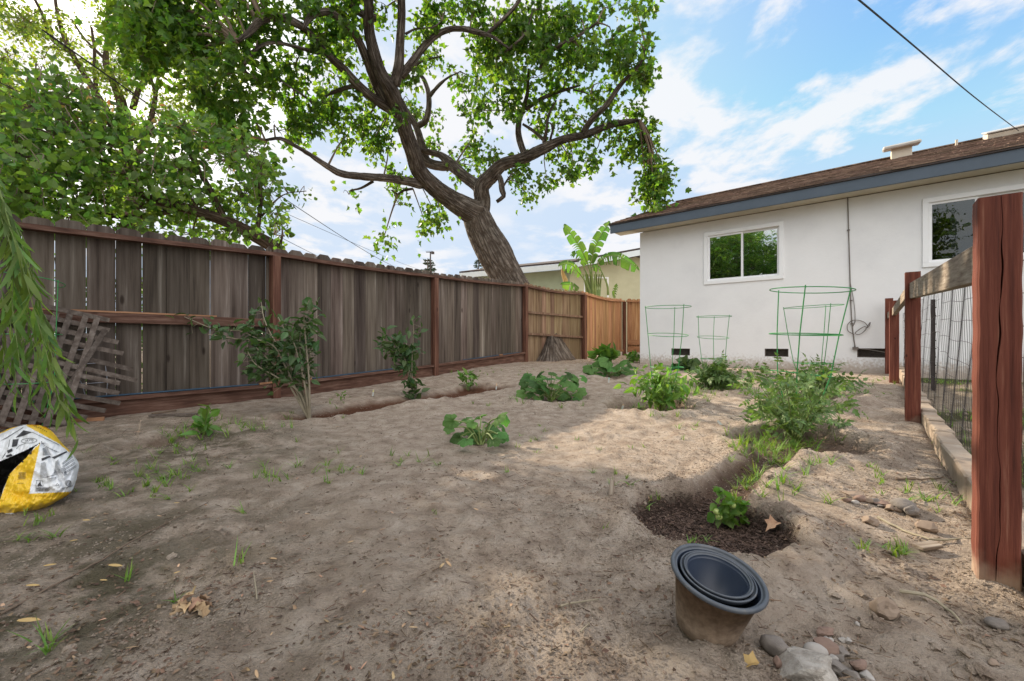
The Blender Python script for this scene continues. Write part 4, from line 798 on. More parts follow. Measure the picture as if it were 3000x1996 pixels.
grow('branching_tree', 'tall airy tree behind the fence at the upper left with many upright limbs', limbsB, CB, T_DIA, M['leafB'], M['bark2'], 0.12, 22, 26, 0.15, P(384, 1100, 11.5) * np.array((1, 1, 0)) + UP * 0.1, 0.01, djit=0.5)

def lc(rows): return np.array([(*Pd(x, y, Yd), r) for x, y, Yd, r in rows])
limbsC = [lc([(672, 690, 6.0, .11), (640, 585, 5.9, .10), (590, 545, 5.8, .09), (520, 510, 5.7, .08), (430, 480, 5.6, .07), (330, 450, 5.4, .05), (240, 380, 5.2, .035), (150, 280, 5.0, .02), (90, 200, 5.0, .01)]),
 lc([(520, 510, 5.7, .05), (480, 430, 5.6, .04), (440, 360, 5.5, .03), (420, 300, 5.4, .015)]), lc([(430, 480, 5.6, .045), (300, 500, 5.5, .035), (170, 480, 5.2, .03), (50, 440, 4.9, .02), (-40, 420, 4.6, .015)]),
 lc([(330, 450, 5.4, .03), (300, 380, 5.3, .02), (260, 300, 5.2, .015), (220, 250, 5.2, .008)]), lc([(590, 545, 5.8, .04), (600, 460, 5.8, .03), (590, 380, 5.7, .015)]), lc([(600, 500, 5.8, .02), (650, 450, 5.8, .01), (705, 440, 5.8, .005)]),
 lc([(640, 585, 5.9, .03), (650, 540, 5.8, .015), (648, 510, 5.8, .01)]), lc([(300, 500, 5.5, .02), (230, 545, 5.3, .02), (130, 520, 5.0, .012)])]
CC = [(85,185,30,22),(120,200,45,25),(140,240,60,32),(70,250,45,35),(200,255,50,30),(260,285,55,32),(120,310,90,40),(240,340,90,40),(340,310,70,32),(420,300,45,30),(500,330,45,32),(40,370,70,45),(150,400,90,45),(290,400,90,45),(420,390,90,50),(530,375,60,45),(595,400,45,40),(50,450,80,45),(180,470,100,40),(320,480,100,40),(450,470,90,45),(560,460,60,45),(615,440,38,35),(640,495,25,25),(630,540,24,24),(540,530,55,30),(440,540,70,22),(300,530,90,20),(160,520,90,20),(660,440,22,9),(690,443,16,7),(40,500,80,25),(-60,420,80,60),(640,570,18,12),(480,300,30,20),(555,320,18,18),(180,215,30,20),(30,320,50,40),(580,350,30,25)]
grow('heart_leaved_tree', 'low spreading tree with heart-shaped leaves hanging just behind the left fence', limbsC, CC, T_HEART, M['leafC'], M['bark2'], 0.080, 10, 25, 0.10, Pd(672, 690, 6.0) * np.array((1, 1, 0)), 0.006, djit=0.42, pink=0.07)
# tree beyond the left fence, seen mirrored in the window
cl = [(0, 0, 0, 0)]
def plain_tree(name, label, base, h, crownr, cz, n, leafmat, lsize, T=T_DIA):
    root = thing(name, label, 'tree', base); g = Geo(); b = np.array(base, float)
    g.tube(crom([b - UP * 0.2, b + UP * h * 0.3 + (0.1, 0, 0), b + UP * h * 0.7], 0.3), np.linspace(0.16, 0.05, len(crom([b - UP * 0.2, b + UP * h * 0.3 + (0.1, 0, 0), b + UP * h * 0.7], 0.3))), 12)
    LO = []
    for k in range(int(n / 60)):
        d_ = rdir(1)[0] * crownr * random.random() ** 0.35; c_ = b + UP * cz + d_ * np.array((1, 1, 0.95)); s_ = b + UP * random.uniform(0.3, 0.65) * h
        g.tube(crom([s_, (s_ + c_) / 2 + UP * 0.2, c_], 0.4), np.linspace(0.035, 0.008, len(crom([s_, (s_ + c_) / 2 + UP * 0.2, c_], 0.4))), 5); LO.append(c_ + RNG.normal(size=(60, 3)) * 0.26)
    LO = np.vstack(LO); link_mesh('trunk', g, M['bark2'], root); g = Geo(); g.inst(T, LO, rdir(len(LO), -0.3), rdir(len(LO), 0.5), lsize * RNG.uniform(0.6, 1.2, len(LO))); link_mesh('crown', g, leafmat, root)
plain_tree('hedge_tree', 'bushy green tree beyond the left fence, mirrored in the left house window', (-8.0, -1.0, 0), 6.0, 3.0, 3.5, 18000, M['leafC'], 0.2)
plain_tree('hedge_tree', 'bushy green tree behind the camera, mirrored in the left house window', (-5.0, -5.2, 0), 6.5, 3.2, 4.0, 16000, M['leafB'], 0.2)

def hedge(label, s0, s1, off, h, n, mat, seed):
    r = np.random.default_rng(seed); b = FP((s0 + s1) / 2, 0, off); t = thing('hedge_bush', label, 'hedge', b, 'bushes beyond the left fence'); g = Geo(); O = []
    for k in range(int((s1 - s0) * 5)):
        p_ = FP(r.uniform(s0, s1), 0, off + r.normal() * 0.2); top = p_ + UP * h * r.uniform(0.6, 1) + r.normal(size=3) * 0.15; g.tube(crom([p_, (p_ + top) / 2 + r.normal(size=3) * 0.08, top], 0.2), 0.012, 5)
        m = n // int((s1 - s0) * 5); O.append(p_ + (top - p_) * r.random((m, 1)) + r.normal(size=(m, 3)) * (0.2, 0.2, 0.1))
    O = np.vstack(O); link_mesh('stems', g, M['twig'], t); g = Geo(); g.inst(T_DIA, O, rdir(len(O), 0), rdir(len(O), 0.5), 0.10 * r.uniform(0.6, 1.2, len(O))); link_mesh('foliage', g, mat, t)
hedge('green bushes glimpsed through the gaps of the left fence', -5.5, -0.2, -2.6, 1.75, 6000, M['pepper'], 4)
# willow hanging in from the left
root = thing('willow_tree', 'weeping willow branches hanging into the left edge of the yard', 'tree', (-3.7, 1.75, -0.02))
g = Geo(); c = crom([(-3.7, 1.75, -0.2, .09), (-3.65, 1.75, 0.8, .08), (-3.3, 1.7, 1.6, .06), (-2.8, 1.7, 1.95, .035), (-2.35, 1.72, 1.9, .02), (-2.15, 1.74, 1.75, .012)], 0.05); g.tube(c[:, :3], c[:, 3], 16, bump=0.004); link_mesh('trunk', g, M['bark2'], root, smooth=True)
src_ = c[-28:, :3]; st = Geo(); lf = Geo(); LO = []; LD = []; LS = []
ends = [(228, 1290, 1.62), (205, 1235, 1.6), (175, 1180, 1.58), (150, 1215, 1.7), (120, 1120, 1.66), (95, 1190, 1.75), (60, 1080, 1.6), (185, 1120, 1.8), (10, 900, 1.62), (80, 930, 1.66), (15, 1120, 1.7), (-30, 1050, 1.7), (50, 1150, 1.68)]
for k, (ex, ey, ed) in enumerate(ends):
    e_ = P(ex, ey, ed); a = src_[int(len(src_) * random.uniform(0.25, 0.99))]; tx = -10 + ex * 0.16; t_ = P(tx, random.uniform(590, 680), ed - 0.02); m_ = P(tx + (ex - tx) * 0.62, (ey + 680) / 2 + 30, ed)
    cv = crom([a, t_, m_, e_], 0.012); st.tube(cv, np.linspace(0.0035, 0.0010, len(cv)), 5, cap=False)
    s_ = 20; sd_ = 1
    tg = np.gradient(cv, axis=0); tg /= np.linalg.norm(tg, axis=1, keepdims=True)
    while s_ < len(cv):
        out_ = np.array((sd_ * random.uniform(0.3, 1.3), random.uniform(-0.5, 0.5), 0)); LO.append(cv[s_]); LD.append(tg[s_] * 1.0 + out_ * 0.6 + np.array((0, 0, -0.5))); LS.append(random.uniform(0.065, 0.12) * (0.75 if s_ > len(cv) - 8 else 1)); s_ += random.choice((2, 2, 3)); sd_ = -sd_
LO, LD, LS = np.array(LO), np.array(LD), np.array(LS); nr = rdir(len(LO), 0.2); h_ = RNG.random(len(LO)) < 0.6
sc3 = np.stack([LS * RNG.uniform(0.7, 1.15, len(LS)), LS, LS], 1); lf.inst(T_WIL, LO[h_], LD[h_], nr[h_], sc3[h_]); lf.inst(T_WIL2, LO[~h_], LD[~h_], nr[~h_], sc3[~h_])
link_mesh('hanging_branches', st, M['stem'], root); link_mesh('leaves', lf, M['willow'], root); print('willow', len(LO))

# ------------------------------------------------------------------ beyond the fence
nb = thing('neighbour_house', 'low sage-green neighbouring house with pale fascia behind the fence', 'house', (2.3, 17, 0.1))
M['sage'] = material('sage_wall', [(0.30, 0.34, 0.24), (0.35, 0.39, 0.28)], 3, rough=0.9, bump=0.3, bscale=60)
M['khaki'] = material('khaki_wall', [(0.48, 0.46, 0.31), (0.54, 0.52, 0.36)], 3, rough=0.9, bump=0.3, bscale=60)
M['palefascia'] = material('pale_blue_trim', [(0.60, 0.66, 0.68), (0.66, 0.71, 0.73)], 4, rough=0.6, bump=0.05)
q0 = np.array((2.3, 17.0, 0)); q1 = np.array((-2.6, 19.7, 0)); ez = 3.62
def quadbox(g, a, b, z0, z1, th):
    u = (b - a) / np.linalg.norm(b - a); n = np.array((-u[1], u[0], 0)); g.box((a + b) / 2 + UP * (z0 + z1) / 2 + n * th / 2, (np.linalg.norm(b - a), th, z1 - z0), [u, n, UP])
g = Geo(); quadbox(g, q1, q0, 0, 3.5, 0.2); link_mesh('side_wall', g, M['sage'], nb)
q2 = np.array((8.6, 17.9, 0)); g = Geo(); pk = (q0 + q2) / 2; uq = (q2 - q0) / np.linalg.norm(q2 - q0); nq = np.array((-uq[1], uq[0], 0))
f_ = [q0, q2, q2 + UP * 3.5, pk * 0.5 + (q0 + uq * 2.75) * 0.5 + UP * 4.0, q0 + UP * 3.5]; f_[3] = q0 + uq * 2.75 + UP * 4.05
g.raw(f_ + [p_ + nq * 0.2 for p_ in f_], [(0, 1, 2, 3, 4), (9, 8, 7, 6, 5)] + [(i, i + 5, (i + 1) % 5 + 5, (i + 1) % 5) for i in range(5)]); link_mesh('gable_wall', g, M['khaki'], nb)
g = Geo(); ov = np.array((0.2, -0.5, 0)); g.beam(q1 + ov * 1.2 + UP * 3.55, q0 + ov * 1.2 + UP * 3.55, 0.22, 0.04)
a_ = q0 + ov + UP * 3.60; b_ = q0 + uq * 2.75 + ov + UP * 4.16; c_ = q2 + ov + UP * 3.55; g.beam(a_, b_, 0.22, 0.04); g.beam(b_, c_, 0.22, 0.04); link_mesh('fascia', g, M['palefascia'], nb)
g = Geo()
back = nq * 6
for p0_, p1_ in ((a_, b_), (b_, c_)):
    r_ = [p0_ + UP * 0.12, p1_ + UP * 0.12, p1_ + back + UP * 0.12, p0_ + back + UP * 0.12]; g.raw(r_ + [x + UP * 0.07 for x in r_], [(0, 3, 2, 1), (4, 5, 6, 7), (0, 1, 5, 4), (1, 2, 6, 5), (2, 3, 7, 6), (3, 0, 4, 7)])
e0 = q1 + ov * 1.2 + UP * 3.67; e1 = q0 + ov * 1.2 + UP * 3.67; bk = np.array((2.0, 3.6, 0)) + UP * 0.9
r_ = [e0, e1, e1 + bk, e0 + bk]; g.raw(r_ + [x + UP * 0.07 for x in r_], [(0, 3, 2, 1), (4, 5, 6, 7), (0, 1, 5, 4), (1, 2, 6, 5), (2, 3, 7, 6), (3, 0, 4, 7)]); link_mesh('roof', g, M['drip'], nb)
for (x0, x1, y0, y1) in ((1709, 1784, 816, 880), (1853, 1885, 843, 885)):
    Yw = 17.25 if x0 < 1800 else 17.6; g = Geo(); a_ = P(x0, y0, Yw - 0.1); b_ = P(x1, y1, Yw - 0.1); cc = (a_ + b_) / 2; ww = abs(a_[0] - b_[0]); hh = abs(a_[2] - b_[2])
    for s_ in (-1, 1): g.box(cc + uq * s_ * (ww / 2 - 0.03), (0.06, 0.06, hh), [uq, nq, UP]); g.box(cc + UP * s_ * (hh / 2 + 0.03), (ww, 0.06, 0.06), [uq, nq, UP])
    wn_ = link_mesh('window', g, M['vinyl'], nb); g = Geo(); g.box(cc + nq * 0.04, (ww - 0.12, 0.02, hh), [uq, nq, UP]); link_mesh('pane', g, M['blind'], wn_)
g = Geo(); p_ = P(1364, 812, 19.5); g.tube([p_ - UP * 0.3, p_ + UP * 0.14], 0.06, 10); g.tube([p_ + UP * 0.2 - (0.17, 0, 0), p_ + UP * 0.2 + (0.17, 0, 0)], 0.075, 10); link_mesh('flue', g, M['drip'], nb)
# giant bird of paradise
bp = thing('banana_like_plant', 'tall plant with torn paddle leaves standing behind the tan fence', 'plant', P(1735, 900, 14.2) * np.array((1, 1, 0)) + UP * 0.2)
def z3(x, y, Yd): return P(1200 + x / 3.267, 620 + y / 3.267, Yd)
def paddle(stem, blade, wmax, Yd, droop=0.0, seed=0):
    rs = random.Random(seed); s = Geo(); c = crom([z3(x, y, Yd) for x, y in stem], 0.1); s.tube(c, np.linspace(0.04, 0.02, len(c)), 7); link_mesh('stem', s, M['stem'], bp)
    m = crom([z3(x, y, Yd + dy) for x, y, dy in blade], 0.07); n = len(m); g = Geo(); t = np.gradient(m, axis=0); t /= np.linalg.norm(t, axis=1, keepdims=True)
    for sgn in (-1, 1):
        i = 0
        while i < n - 1:
            k = min(n - 1 - i, rs.choice((1, 2, 3, 5))); v = []; fold = rs.uniform(-0.35, 0.15); 
            for q_ in range(i, i + k + 1):
                f_ = q_ / (n - 1); w_ = wmax * (math.sin(math.pi * min(1, 0.06 + f_ * 0.94)) ** 0.55) * rs.uniform(0.92, 1.0); sd_ = np.cross(t[q_], np.array((0, -1.0, 0.25))); sd_ /= np.linalg.norm(sd_)
                qf = q_ - 0.0; base = m[q_] * 1.0
                tip = base + sgn * sd_ * w_ + t[q_] * w_ * 0.45 + np.array((0, fold * w_, -droop * w_)); midp = base + sgn * sd_ * w_ * 0.5 + t[q_] * w_ * 0.15 + np.array((0, fold * 0.3 * w_, 0.04)); v += [base, midp, tip]
                if q_ == i + k: v[-1] = v[-1] - t[q_] * 0.09; v[-2] = v[-2] - t[q_] * 0.03
            f = [];
            for q_ in range(k): b = q_ * 3; f += [(b, b + 3, b + 4, b + 1), (b + 1, b + 4, b + 5, b + 2)]
            g.raw(v, f); i += k
    g.tube(m, np.linspace(0.018, 0.006, n), 5, mi=1); link_mesh('leaf', g, [M['banana'], M['stem']], bp)
paddle([(1750, 800), (1740, 640), (1700, 480)], [(1700, 490, 0), (1650, 380, 0), (1560, 240, 0.1), (1475, 122, 0.2)], 0.22, 14.2, 0.1, 1)
paddle([(1760, 800), (1750, 640), (1730, 500)], [(1730, 510, 0), (1770, 360, -0.1), (1840, 210, -0.1), (1920, 95, 0)], 0.22, 14.0, 0.1, 2)
paddle([(1780, 800), (1775, 640), (1800, 490)], [(1800, 490, 0), (1890, 430, -0.2), (2000, 430, -0.4), (2110, 490, -0.5), (2200, 570, -0.6)], 0.20, 14.0, 0.7, 3)
paddle([(1740, 800), (1690, 680), (1620, 590)], [(1640, 610, 0), (1560, 520, -0.2), (1480, 500, -0.3), (1420, 530, -0.4)], 0.19, 14.1, 0.7, 4)
paddle([(1730, 800), (1700, 620), (1650, 500)], [(1690, 520, 0.2), (1630, 420, 0.3), (1570, 400, 0.4), (1550, 440, 0.4)], 0.16, 14.4, 0.4, 5)
paddle([(1900, 800), (1890, 700), (1830, 560)], [(1830, 560, 0), (1780, 530, -0.1), (1740, 540, -0.1)], 0.12, 14.0, 0.4, 6)
paddle([(1960, 830), (1962, 820)], [(1955, 825, 0), (1965, 760, 0), (1985, 690, 0)], 0.09, 14.0, 0, 7)
paddle([(1620, 800), (1560, 740)], [(1620, 745, 0), (1540, 700, 0), (1440, 700, -0.2)], 0.12, 13.6, 0.7, 8)
for k in range(9):
    g = Geo(); x = 1660 + k * 22; c = crom([z3(1755 + (k - 4) * 14, 860, 14.2), z3(1755 + (k - 4) * 17, 720, 14.2 + 0.05 * k), z3(x, 600, 14.2)], 0.1); g.tube(c, np.linspace(0.045, 0.022, len(c)), 7); link_mesh('stem', g, M['stem'], bp)
g = Geo(); c = crom([z3(1500, 760, 13.9), z3(1495, 670, 13.9), z3(1470, 600, 13.9), z3(1462, 545, 13.9)], 0.05); g.tube(c, np.interp(np.linspace(0, 1, len(c)), [0, .3, .8, 1], [.05, .09, .06, .03]), 9); tag(link_mesh('flower_bract', g, M['yellowleaf'], bp), 'pale yellow bract')
# distant conifers and mast
def conifer(px, ytop, ybot, Yd, label, bare=False, w=0.34):
    b = P(px, ybot + 60, Yd); t = P(px, ytop, Yd); root = thing('conifer', label, 'tree', b * np.array((1, 1, 0)), 'far conifers above the fence'); h = t[2] - b[2]
    g = Geo(); g.tube([b - UP * 0.5, t], [0.28, 0.05], 6)
    lf = Geo()
    for k in range(34):
        f_ = random.uniform(0.25, 1.0); z_ = b[2] + h * f_; ln = (1.05 - f_) * h * w * random.uniform(0.6, 1.1) + 0.25; a_ = random.uniform(0, 2 * math.pi); d_ = np.array((math.cos(a_), math.sin(a_), 0.12)); p0_ = np.array((b[0], b[1], z_)); g.tube([p0_, p0_ + d_ * ln], [0.05, 0.02], 4)
        n = int(ln * 16) + 3; tt = RNG.random(n)[:, None]; lf.inst(T_DIA, p0_ + d_ * ln * tt + RNG.normal(size=(n, 3)) * (0.08, 0.08, 0.05), d_ + rdir(n) * 0.6, rdir(n, 1), np.full(n, 0.4))
    link_mesh('trunk', g, M['twig'], root); link_mesh('crown', lf, M['conifer'], root)
conifer(1253, 757, 800, 70, 'dark sparse conifer top just left of the antenna mast above the fence', w=0.30); conifer(1263, 768, 800, 72, 'lower conifer top just right of the antenna mast above the fence'); conifer(1402, 764, 805, 70, 'sparse conifer top beside the leaning trunk above the fence', w=0.36)
g = Geo(); Ym = 45; a_ = P(1261, 815, Ym); b_ = P(1261, 738, Ym); g.tube([a_ - UP * 3, b_], 0.07, 6); g.tube([b_ - (0.45, 0, 0.05), b_ + (0.3, 0, -0.05)], 0.04, 5)
for k in range(6): g.tube([b_ + np.array((-0.45 + 0.13 * k, -0.25, 0.02)), b_ + np.array((-0.45 + 0.13 * k, 0.25, 0.1))], 0.02, 4)
g.box(b_ + (0.25, 0, -0.12), (0.3, 0.2, 0.25)); tag(link_mesh('antenna_mast', g, M['drip'], origin=(a_[0], a_[1], 0)), 'thin television antenna mast rising between far conifers', 'antenna')
# telephone lines on the left
for k, (pa, pb, r_, lab) in enumerate((((800, 560, 9), (1190, 800, 22), 0.009, 'lower, thicker overhead wire sagging behind the grey fence'), ((780, 600, 10), (1300, 815, 30), 0.006, 'upper thin overhead wire behind the grey fence'), ((840, 705, 9), (1050, 790, 20), 0.006, 'short lowest overhead wire just above the fence'))):
    a_ = P(*pa); b_ = P(*pb); g = Geo(); c = crom([a_ - (b_ - a_) * 0.35 + UP * 0.2, a_, (a_ + b_) / 2 - UP * 0.12, b_, b_ + (b_ - a_) * 0.5], 0.5); g.tube(c, r_, 5)
    tag(link_mesh('overhead_wire', g, M['wireline'], origin=a_), lab, 'wire', 'wires behind the fence')
# background trees closing the view far right behind and left
# ------------------------------------------------------------------ red garden fence
gf = thing('garden_fence', 'low red-post garden fence with wire mesh along the right side', 'fence', (1.27, 1.14, 0))
pw = 0.085
f3 = np.array((0.640, 0.768, 0)); r3 = np.array((0.768, -0.640, 0))
def redpost(cx_, cy_, z0, z1, crack=False, lean=(0, 0), w_=pw):
    g = Geo(); n = 90 if crack else 12; m = []
    cs = [(0, 0), (0, 1), (1, 1), (1, 0)]
    for k in range(n + 1):
        t_ = k / n; z_ = z0 + (z1 - z0) * t_; b = 0.004; wig = 0.5 + 0.05 * math.sin(t_ * 9) + 0.02 * math.sin(t_ * 41) - 0.14 * (t_ < 0.28) * (0.28 - t_) / 0.28
        wv = 0.0006 * math.sin(t_ * 30) + 0.0005 * math.sin(t_ * 77)
        row = [(b / w_, 0), (0, b / w_), (0, 1 - b / w_), (b / w_, 1), (1 - b / w_, 1), (1, 1 - b / w_), (1, b / w_), (1 - b / w_, 0)]
        if crack: hwk = (0.006 + 0.020 * abs(math.sin(t_ * 17) * math.sin(t_ * 5.3 + 1)) * (0.4 + t_)) * (0.55 if t_ < 0.1 else 1); row += [(wig + hwk, 0), (wig + 0.002, 0.28), (wig - hwk, 0)]
        for u_, v_ in row: m.append(np.array((cx_ + lean[0] * t_, cy_ + lean[1] * t_, z_)) + r3 * (u_ * w_ + wv) + f3 * (v_ * w_))
    k_ = len(row); f = [(i * k_ + j, i * k_ + (j + 1) % k_, (i + 1) * k_ + (j + 1) % k_, (i + 1) * k_ + j) for i in range(n) for j in range(k_)] + [tuple(range(k_))[::-1], tuple(n * k_ + q_ for q_ in range(k_))]
    g.raw(m, f); return link_mesh('post', g, M['redp'], gf)
def redmud(c, col):
    col = knots(0.85, (9, 9, 5.5), (0.22, 0.16, 0.14), 0.09)(c, col); return mud(0.0, 0.10, (0.36, 0.27, 0.20), 18)(c, col)
M['redp'] = material('red_stained_post', [(0.050, 0.015, 0.010), (0.120, 0.034, 0.022), (0.175, 0.054, 0.034), (0.30, 0.145, 0.095)], 1.0, (75, 75, 2.6), rough=0.75, bump=1.0, bdist=0.004, bscale=1.6, spec=0.25, lo=0.26, hi=0.76, extra=redmud)
RP = [(1.239, 1.138, -0.06, 1.03), (2.94, 3.19, -0.05, 1.16), (4.36, 4.93, 0.0, 1.11), (5.22, 5.97, 0.05, 1.24)]
for k, (x, y, a, b) in enumerate(RP): redpost(x, y, a, b, k == 0, (0.004, 0.0) if k == 0 else (0, 0), 0.079 if k == 0 else pw)
ends_ = [(0.10, -0.23, 0.90)] + [(x, y, z) for (x, y, _, _), z in zip(RP, (0.935, 1.05, 0.98, 1.0))]
for k in range(1, 4):
    a = np.array(ends_[k][:2] + (0,)) + f3 * pw + r3 * pw * 0.5 + UP * (ends_[k][2] if k else 0.9); b = np.array(ends_[k + 1][:2] + (0,)) + r3 * pw * 0.5 + UP * ends_[k + 1][2]
    if k == 1: a[2] = 0.875; b[2] = 1.02
    g = Geo(); g.beam(a + f3 * 0.002, b - f3 * 0.002, 0.115 if k == 1 else 0.085, 0.038, bev=0.003); link_mesh('rail', g, M['beam2'] if 'beam2' in M else M['beam'], gf)
    # welded wire
    g = Geo(); o_ = r3 * (pw * 0.5 + 0.045); o_ = r3 * (pw * 0.5 + 0.10); a2 = a + o_; b2 = b + o_; ln = np.linalg.norm((b2 - a2)[:2]); nv = int(ln / 0.05)
    def wp(t_, v_):
        p_ = a2 + (b2 - a2) * t_; gzv = gzs(p_[0], p_[1]); zt = p_[2] + 0.02; z_ = gzv - 0.0 + (zt - gzv) * v_
        bow = 0.022 * math.sin(t_ * 7 + v_ * 3) * v_ * (1 - v_) * 4 * 0.4 + 0.006 * math.sin(t_ * 37 + v_ * 9); return np.array((p_[0], p_[1], z_)) + r3 * bow + f3 * (0.008 * math.sin(v_ * 9 + t_ * 11))
    for q_ in range(1, nv): g.tube([wp(q_ / nv, v_) for v_ in np.linspace(0, 1, 12)], 0.0013, 4, cap=False)
    for q_ in range(10): g.tube([wp(t_, min(1, q_ / 9 + 0.006 * math.sin(t_ * 23 + q_))) for t_ in np.linspace(0, 1, 40)], 0.0013, 4, cap=False)
    link_mesh('wire_mesh', g, M['mesh'], gf)
def tee(x, y, label):
    g = Geo(); b = Gd(x, y); g.box(b + UP * 0.45, (0.028, 0.006, 1.1), [f3, r3, UP]); g.box(b + UP * 0.45 - r3 * 0.018, (0.006, 0.03, 1.1), [f3, r3, UP])
    for k in range(10): g.box(b + UP * (0.1 + k * 0.09) + r3 * 0.006, (0.012, 0.008, 0.012), [f3, r3, UP])
    tag(link_mesh('metal_stake', g, M['drip'], origin=b), label, 'stake', 'dark metal stakes')
tee(2152, 900, 'dark metal stake standing behind the wire mesh between the red posts')
# curb of concrete blocks under the mesh
cb = thing('concrete_curb', 'line of dirty concrete blocks under the wire mesh fence', 'curb', (2.1, 2.2, 0.02))
t_ = -0.4; k = 0
while t_ < 7.0:
    ln = random.uniform(0.36, 0.41); p_ = np.array((1.239, 1.138, 0)) + f3 * (t_ + ln / 2 + 0.12) + r3 * (pw + 0.045 + random.uniform(-0.008, 0.008))
    zz = gzs(p_[0], p_[1]) if True else 0; zz = float(g0(p_[0], p_[1])); g = Geo(); yaw = random.uniform(-0.03, 0.03); u_ = f3 * math.cos(yaw) + r3 * math.sin(yaw); v_ = np.cross(UP, u_)
    g.box(p_ + UP * (zz + 0.02 + random.uniform(-0.012, 0.006)), (ln - 0.008, 0.085, 0.17), [u_, v_, UP], bev=0.008)
    skip = any(abs(np.dot(p_[:2] - np.array((x, y)), fd)) < ln / 2 + 0.09 and k > 2 for (x, y, _, _) in RP)
    link_mesh('block', g, M['concrete'], cb); t_ += ln; k += 1

# ------------------------------------------------------------------ tomato cages
def cage(base, rings, name_label, mat=None, legs=3, phase=0.4, r_=0.0032, cat='tomato cage', group='green wire tomato cages'):
    """rings: (centre xyz, radius, tilt vector)"""
    t = thing('tomato_cage', name_label, cat, base, group); mat = mat or M['cage']; pts = []
    for (c, rad, tl) in rings:
        th = np.linspace(0, 2 * math.pi, 49); p_ = np.stack([c[0] + rad * np.cos(th), c[1] + rad * np.sin(th), c[2] + tl[0] * np.cos(th) + tl[1] * np.sin(th)], 1); g = Geo(); g.tube(p_, r_, 5, cap=False); link_mesh('ring', g, mat, t); pts.append((c, rad, tl))
    for k in range(legs):
        a = phase + k * 2 * math.pi / legs; row = [np.array((c[0] + rad * math.cos(a), c[1] + rad * math.sin(a), c[2] + tl[0] * math.cos(a) + tl[1] * math.sin(a))) for c, rad, tl in pts]
        row[0] = row[0] + UP * 0.012; row.append(np.array((base[0] + 0.05 * math.cos(a), base[1] + 0.05 * math.sin(a), base[2] - 0.03))); g = Geo(); g.tube(row, r_ * 1.1, 5); link_mesh('leg', g, mat, t)
    return t
def cage_px(bx, by, rings, label, **k):
    b = Gd(bx, by); Yb = b[1]; rr = [(Pd(x, y, Yb), rp * D / F * Yb, tl) for x, y, rp, tl in rings]; return cage(b, rr, label, **k)
cage_px(1525, 945, [(1537, 707, 50, (0, 0)), (1537, 771, 44, (0, 0.02)), (1535, 845, 36, (0, 0))], 'green wire cage standing over the bright pepper plant', phase=0.9)
cage_px(1642, 898, [(1643, 729, 37, (0, 0)), (1641, 777, 33, (0, 0.02)), (1642, 826, 28, (0, 0))], 'smallest green wire cage, over the dark bush near the house wall', phase=1.1)
cage_px(1835, 1000, [(1866, 668, 81, (-0.012, 0.01)), (1852, 770, 70, (-0.008, 0.0)), (1844, 860, 60, (-0.02, 0.0))], 'largest green wire cage, tilted, over the big tomato plant in front', phase=-0.2, r_=0.0036)
cage_px(1878, 920, [(1871, 706, 57, (0.01, 0)), (1871, 771, 48, (0.0, 0.0)), (1871, 836, 37, (0, 0))], 'green wire cage seen through the largest one, over the rear tomato', phase=0.5)
cage_px(75, 985, [(55, 645, 66, (0, -0.03)), (62, 770, 56, (0, 0.0)), (70, 880, 46, (0, 0.0))], 'green wire cage behind the willow branches at the left edge', phase=0.2, r_=0.003)
cage_px(225, 960, [(185, 772, 46, (0.02, 0.02)), (190, 808, 42, (0.02, 0.0)), (200, 838, 38, (0.01, 0)), (215, 880, 30, (0, 0))], 'bare galvanised wire cage leaning in front of the broken lattice', mat=M['galv_wire'], phase=0.1, group='wire cages', legs=4)

# ------------------------------------------------------------------ lattice, laths, bag
def fpt(x, y, off):
    """point on a vertical plane off metres into the yard from the left fence, for photo position x, y"""
    k_ = (x - 1500) / F; a = A0 + fn_ * off; s_ = (k_ * a[1] - a[0]) / (fdir[0] - k_ * fdir[1]); p_ = a + fdir * s_; p_[2] = CAMZ + (998 - y) / F * p_[1]; return p_
lt = thing('lattice_panel', 'broken grey wooden lattice panel leaning against the left fence', 'lattice', fpt(150, 1250, 0.2))
def zr(x, y): return (x / 2.12, 560 + y / 2.12)
up_sl = [((-60, 1180), (75, 860)), ((-40, 1330), (150, 900)), ((0, 1450), (250, 800)), ((100, 1450), (350, 755)), ((190, 1465), (435, 765)), ((285, 1460), (535, 770)), ((385, 1450), (605, 785)), ((-150, 1200), (20, 840)), ((330, 1370), (655, 860))]
g = Geo(); g2 = Geo()
def lean(y): return 0.16 - 0.11 * (1250 - y) / 350.0
for k, (a, b) in enumerate(up_sl):
    (x0, y0), (x1, y1) = zr(*a), zr(*b); p0_, p1_ = fpt(x0, y0, lean(y0)), fpt(x1, y1, lean(y1)); g.beam(p0_, p1_, 0.036, 0.007, up=np.cross(p1_ - p0_, fn_))
for k in range(16):
    y0 = 700 + k * 56 - 250 * 0; xa = -60 if k > 1 else 270; xr = [680, 680, 735, 765, 825, 850, 745, 740, 745, 655, 540, 520, 400, 330, 300, 200][k]; ya = 640 + k * 66; sl_k = 0.22 - 0.004 * k
    a = zr(xa, ya + (0 if k > 1 else 330 * sl_k)); b = zr(xr, ya + (xr + 60) * sl_k + (25 if k in (4, 5) else 0)); p0_, p1_ = fpt(a[0], a[1], lean(a[1]) - 0.0085), fpt(b[0], b[1], lean(b[1]) - 0.0085)
    if p0_[2] < 0.0: continue
    g2.beam(p0_, p1_, 0.036, 0.007, up=np.cross(p1_ - p0_, fn_))
link_mesh('upright_slats', g, M['lath'], lt); link_mesh('cross_slats', g2, M['lath'], lt)
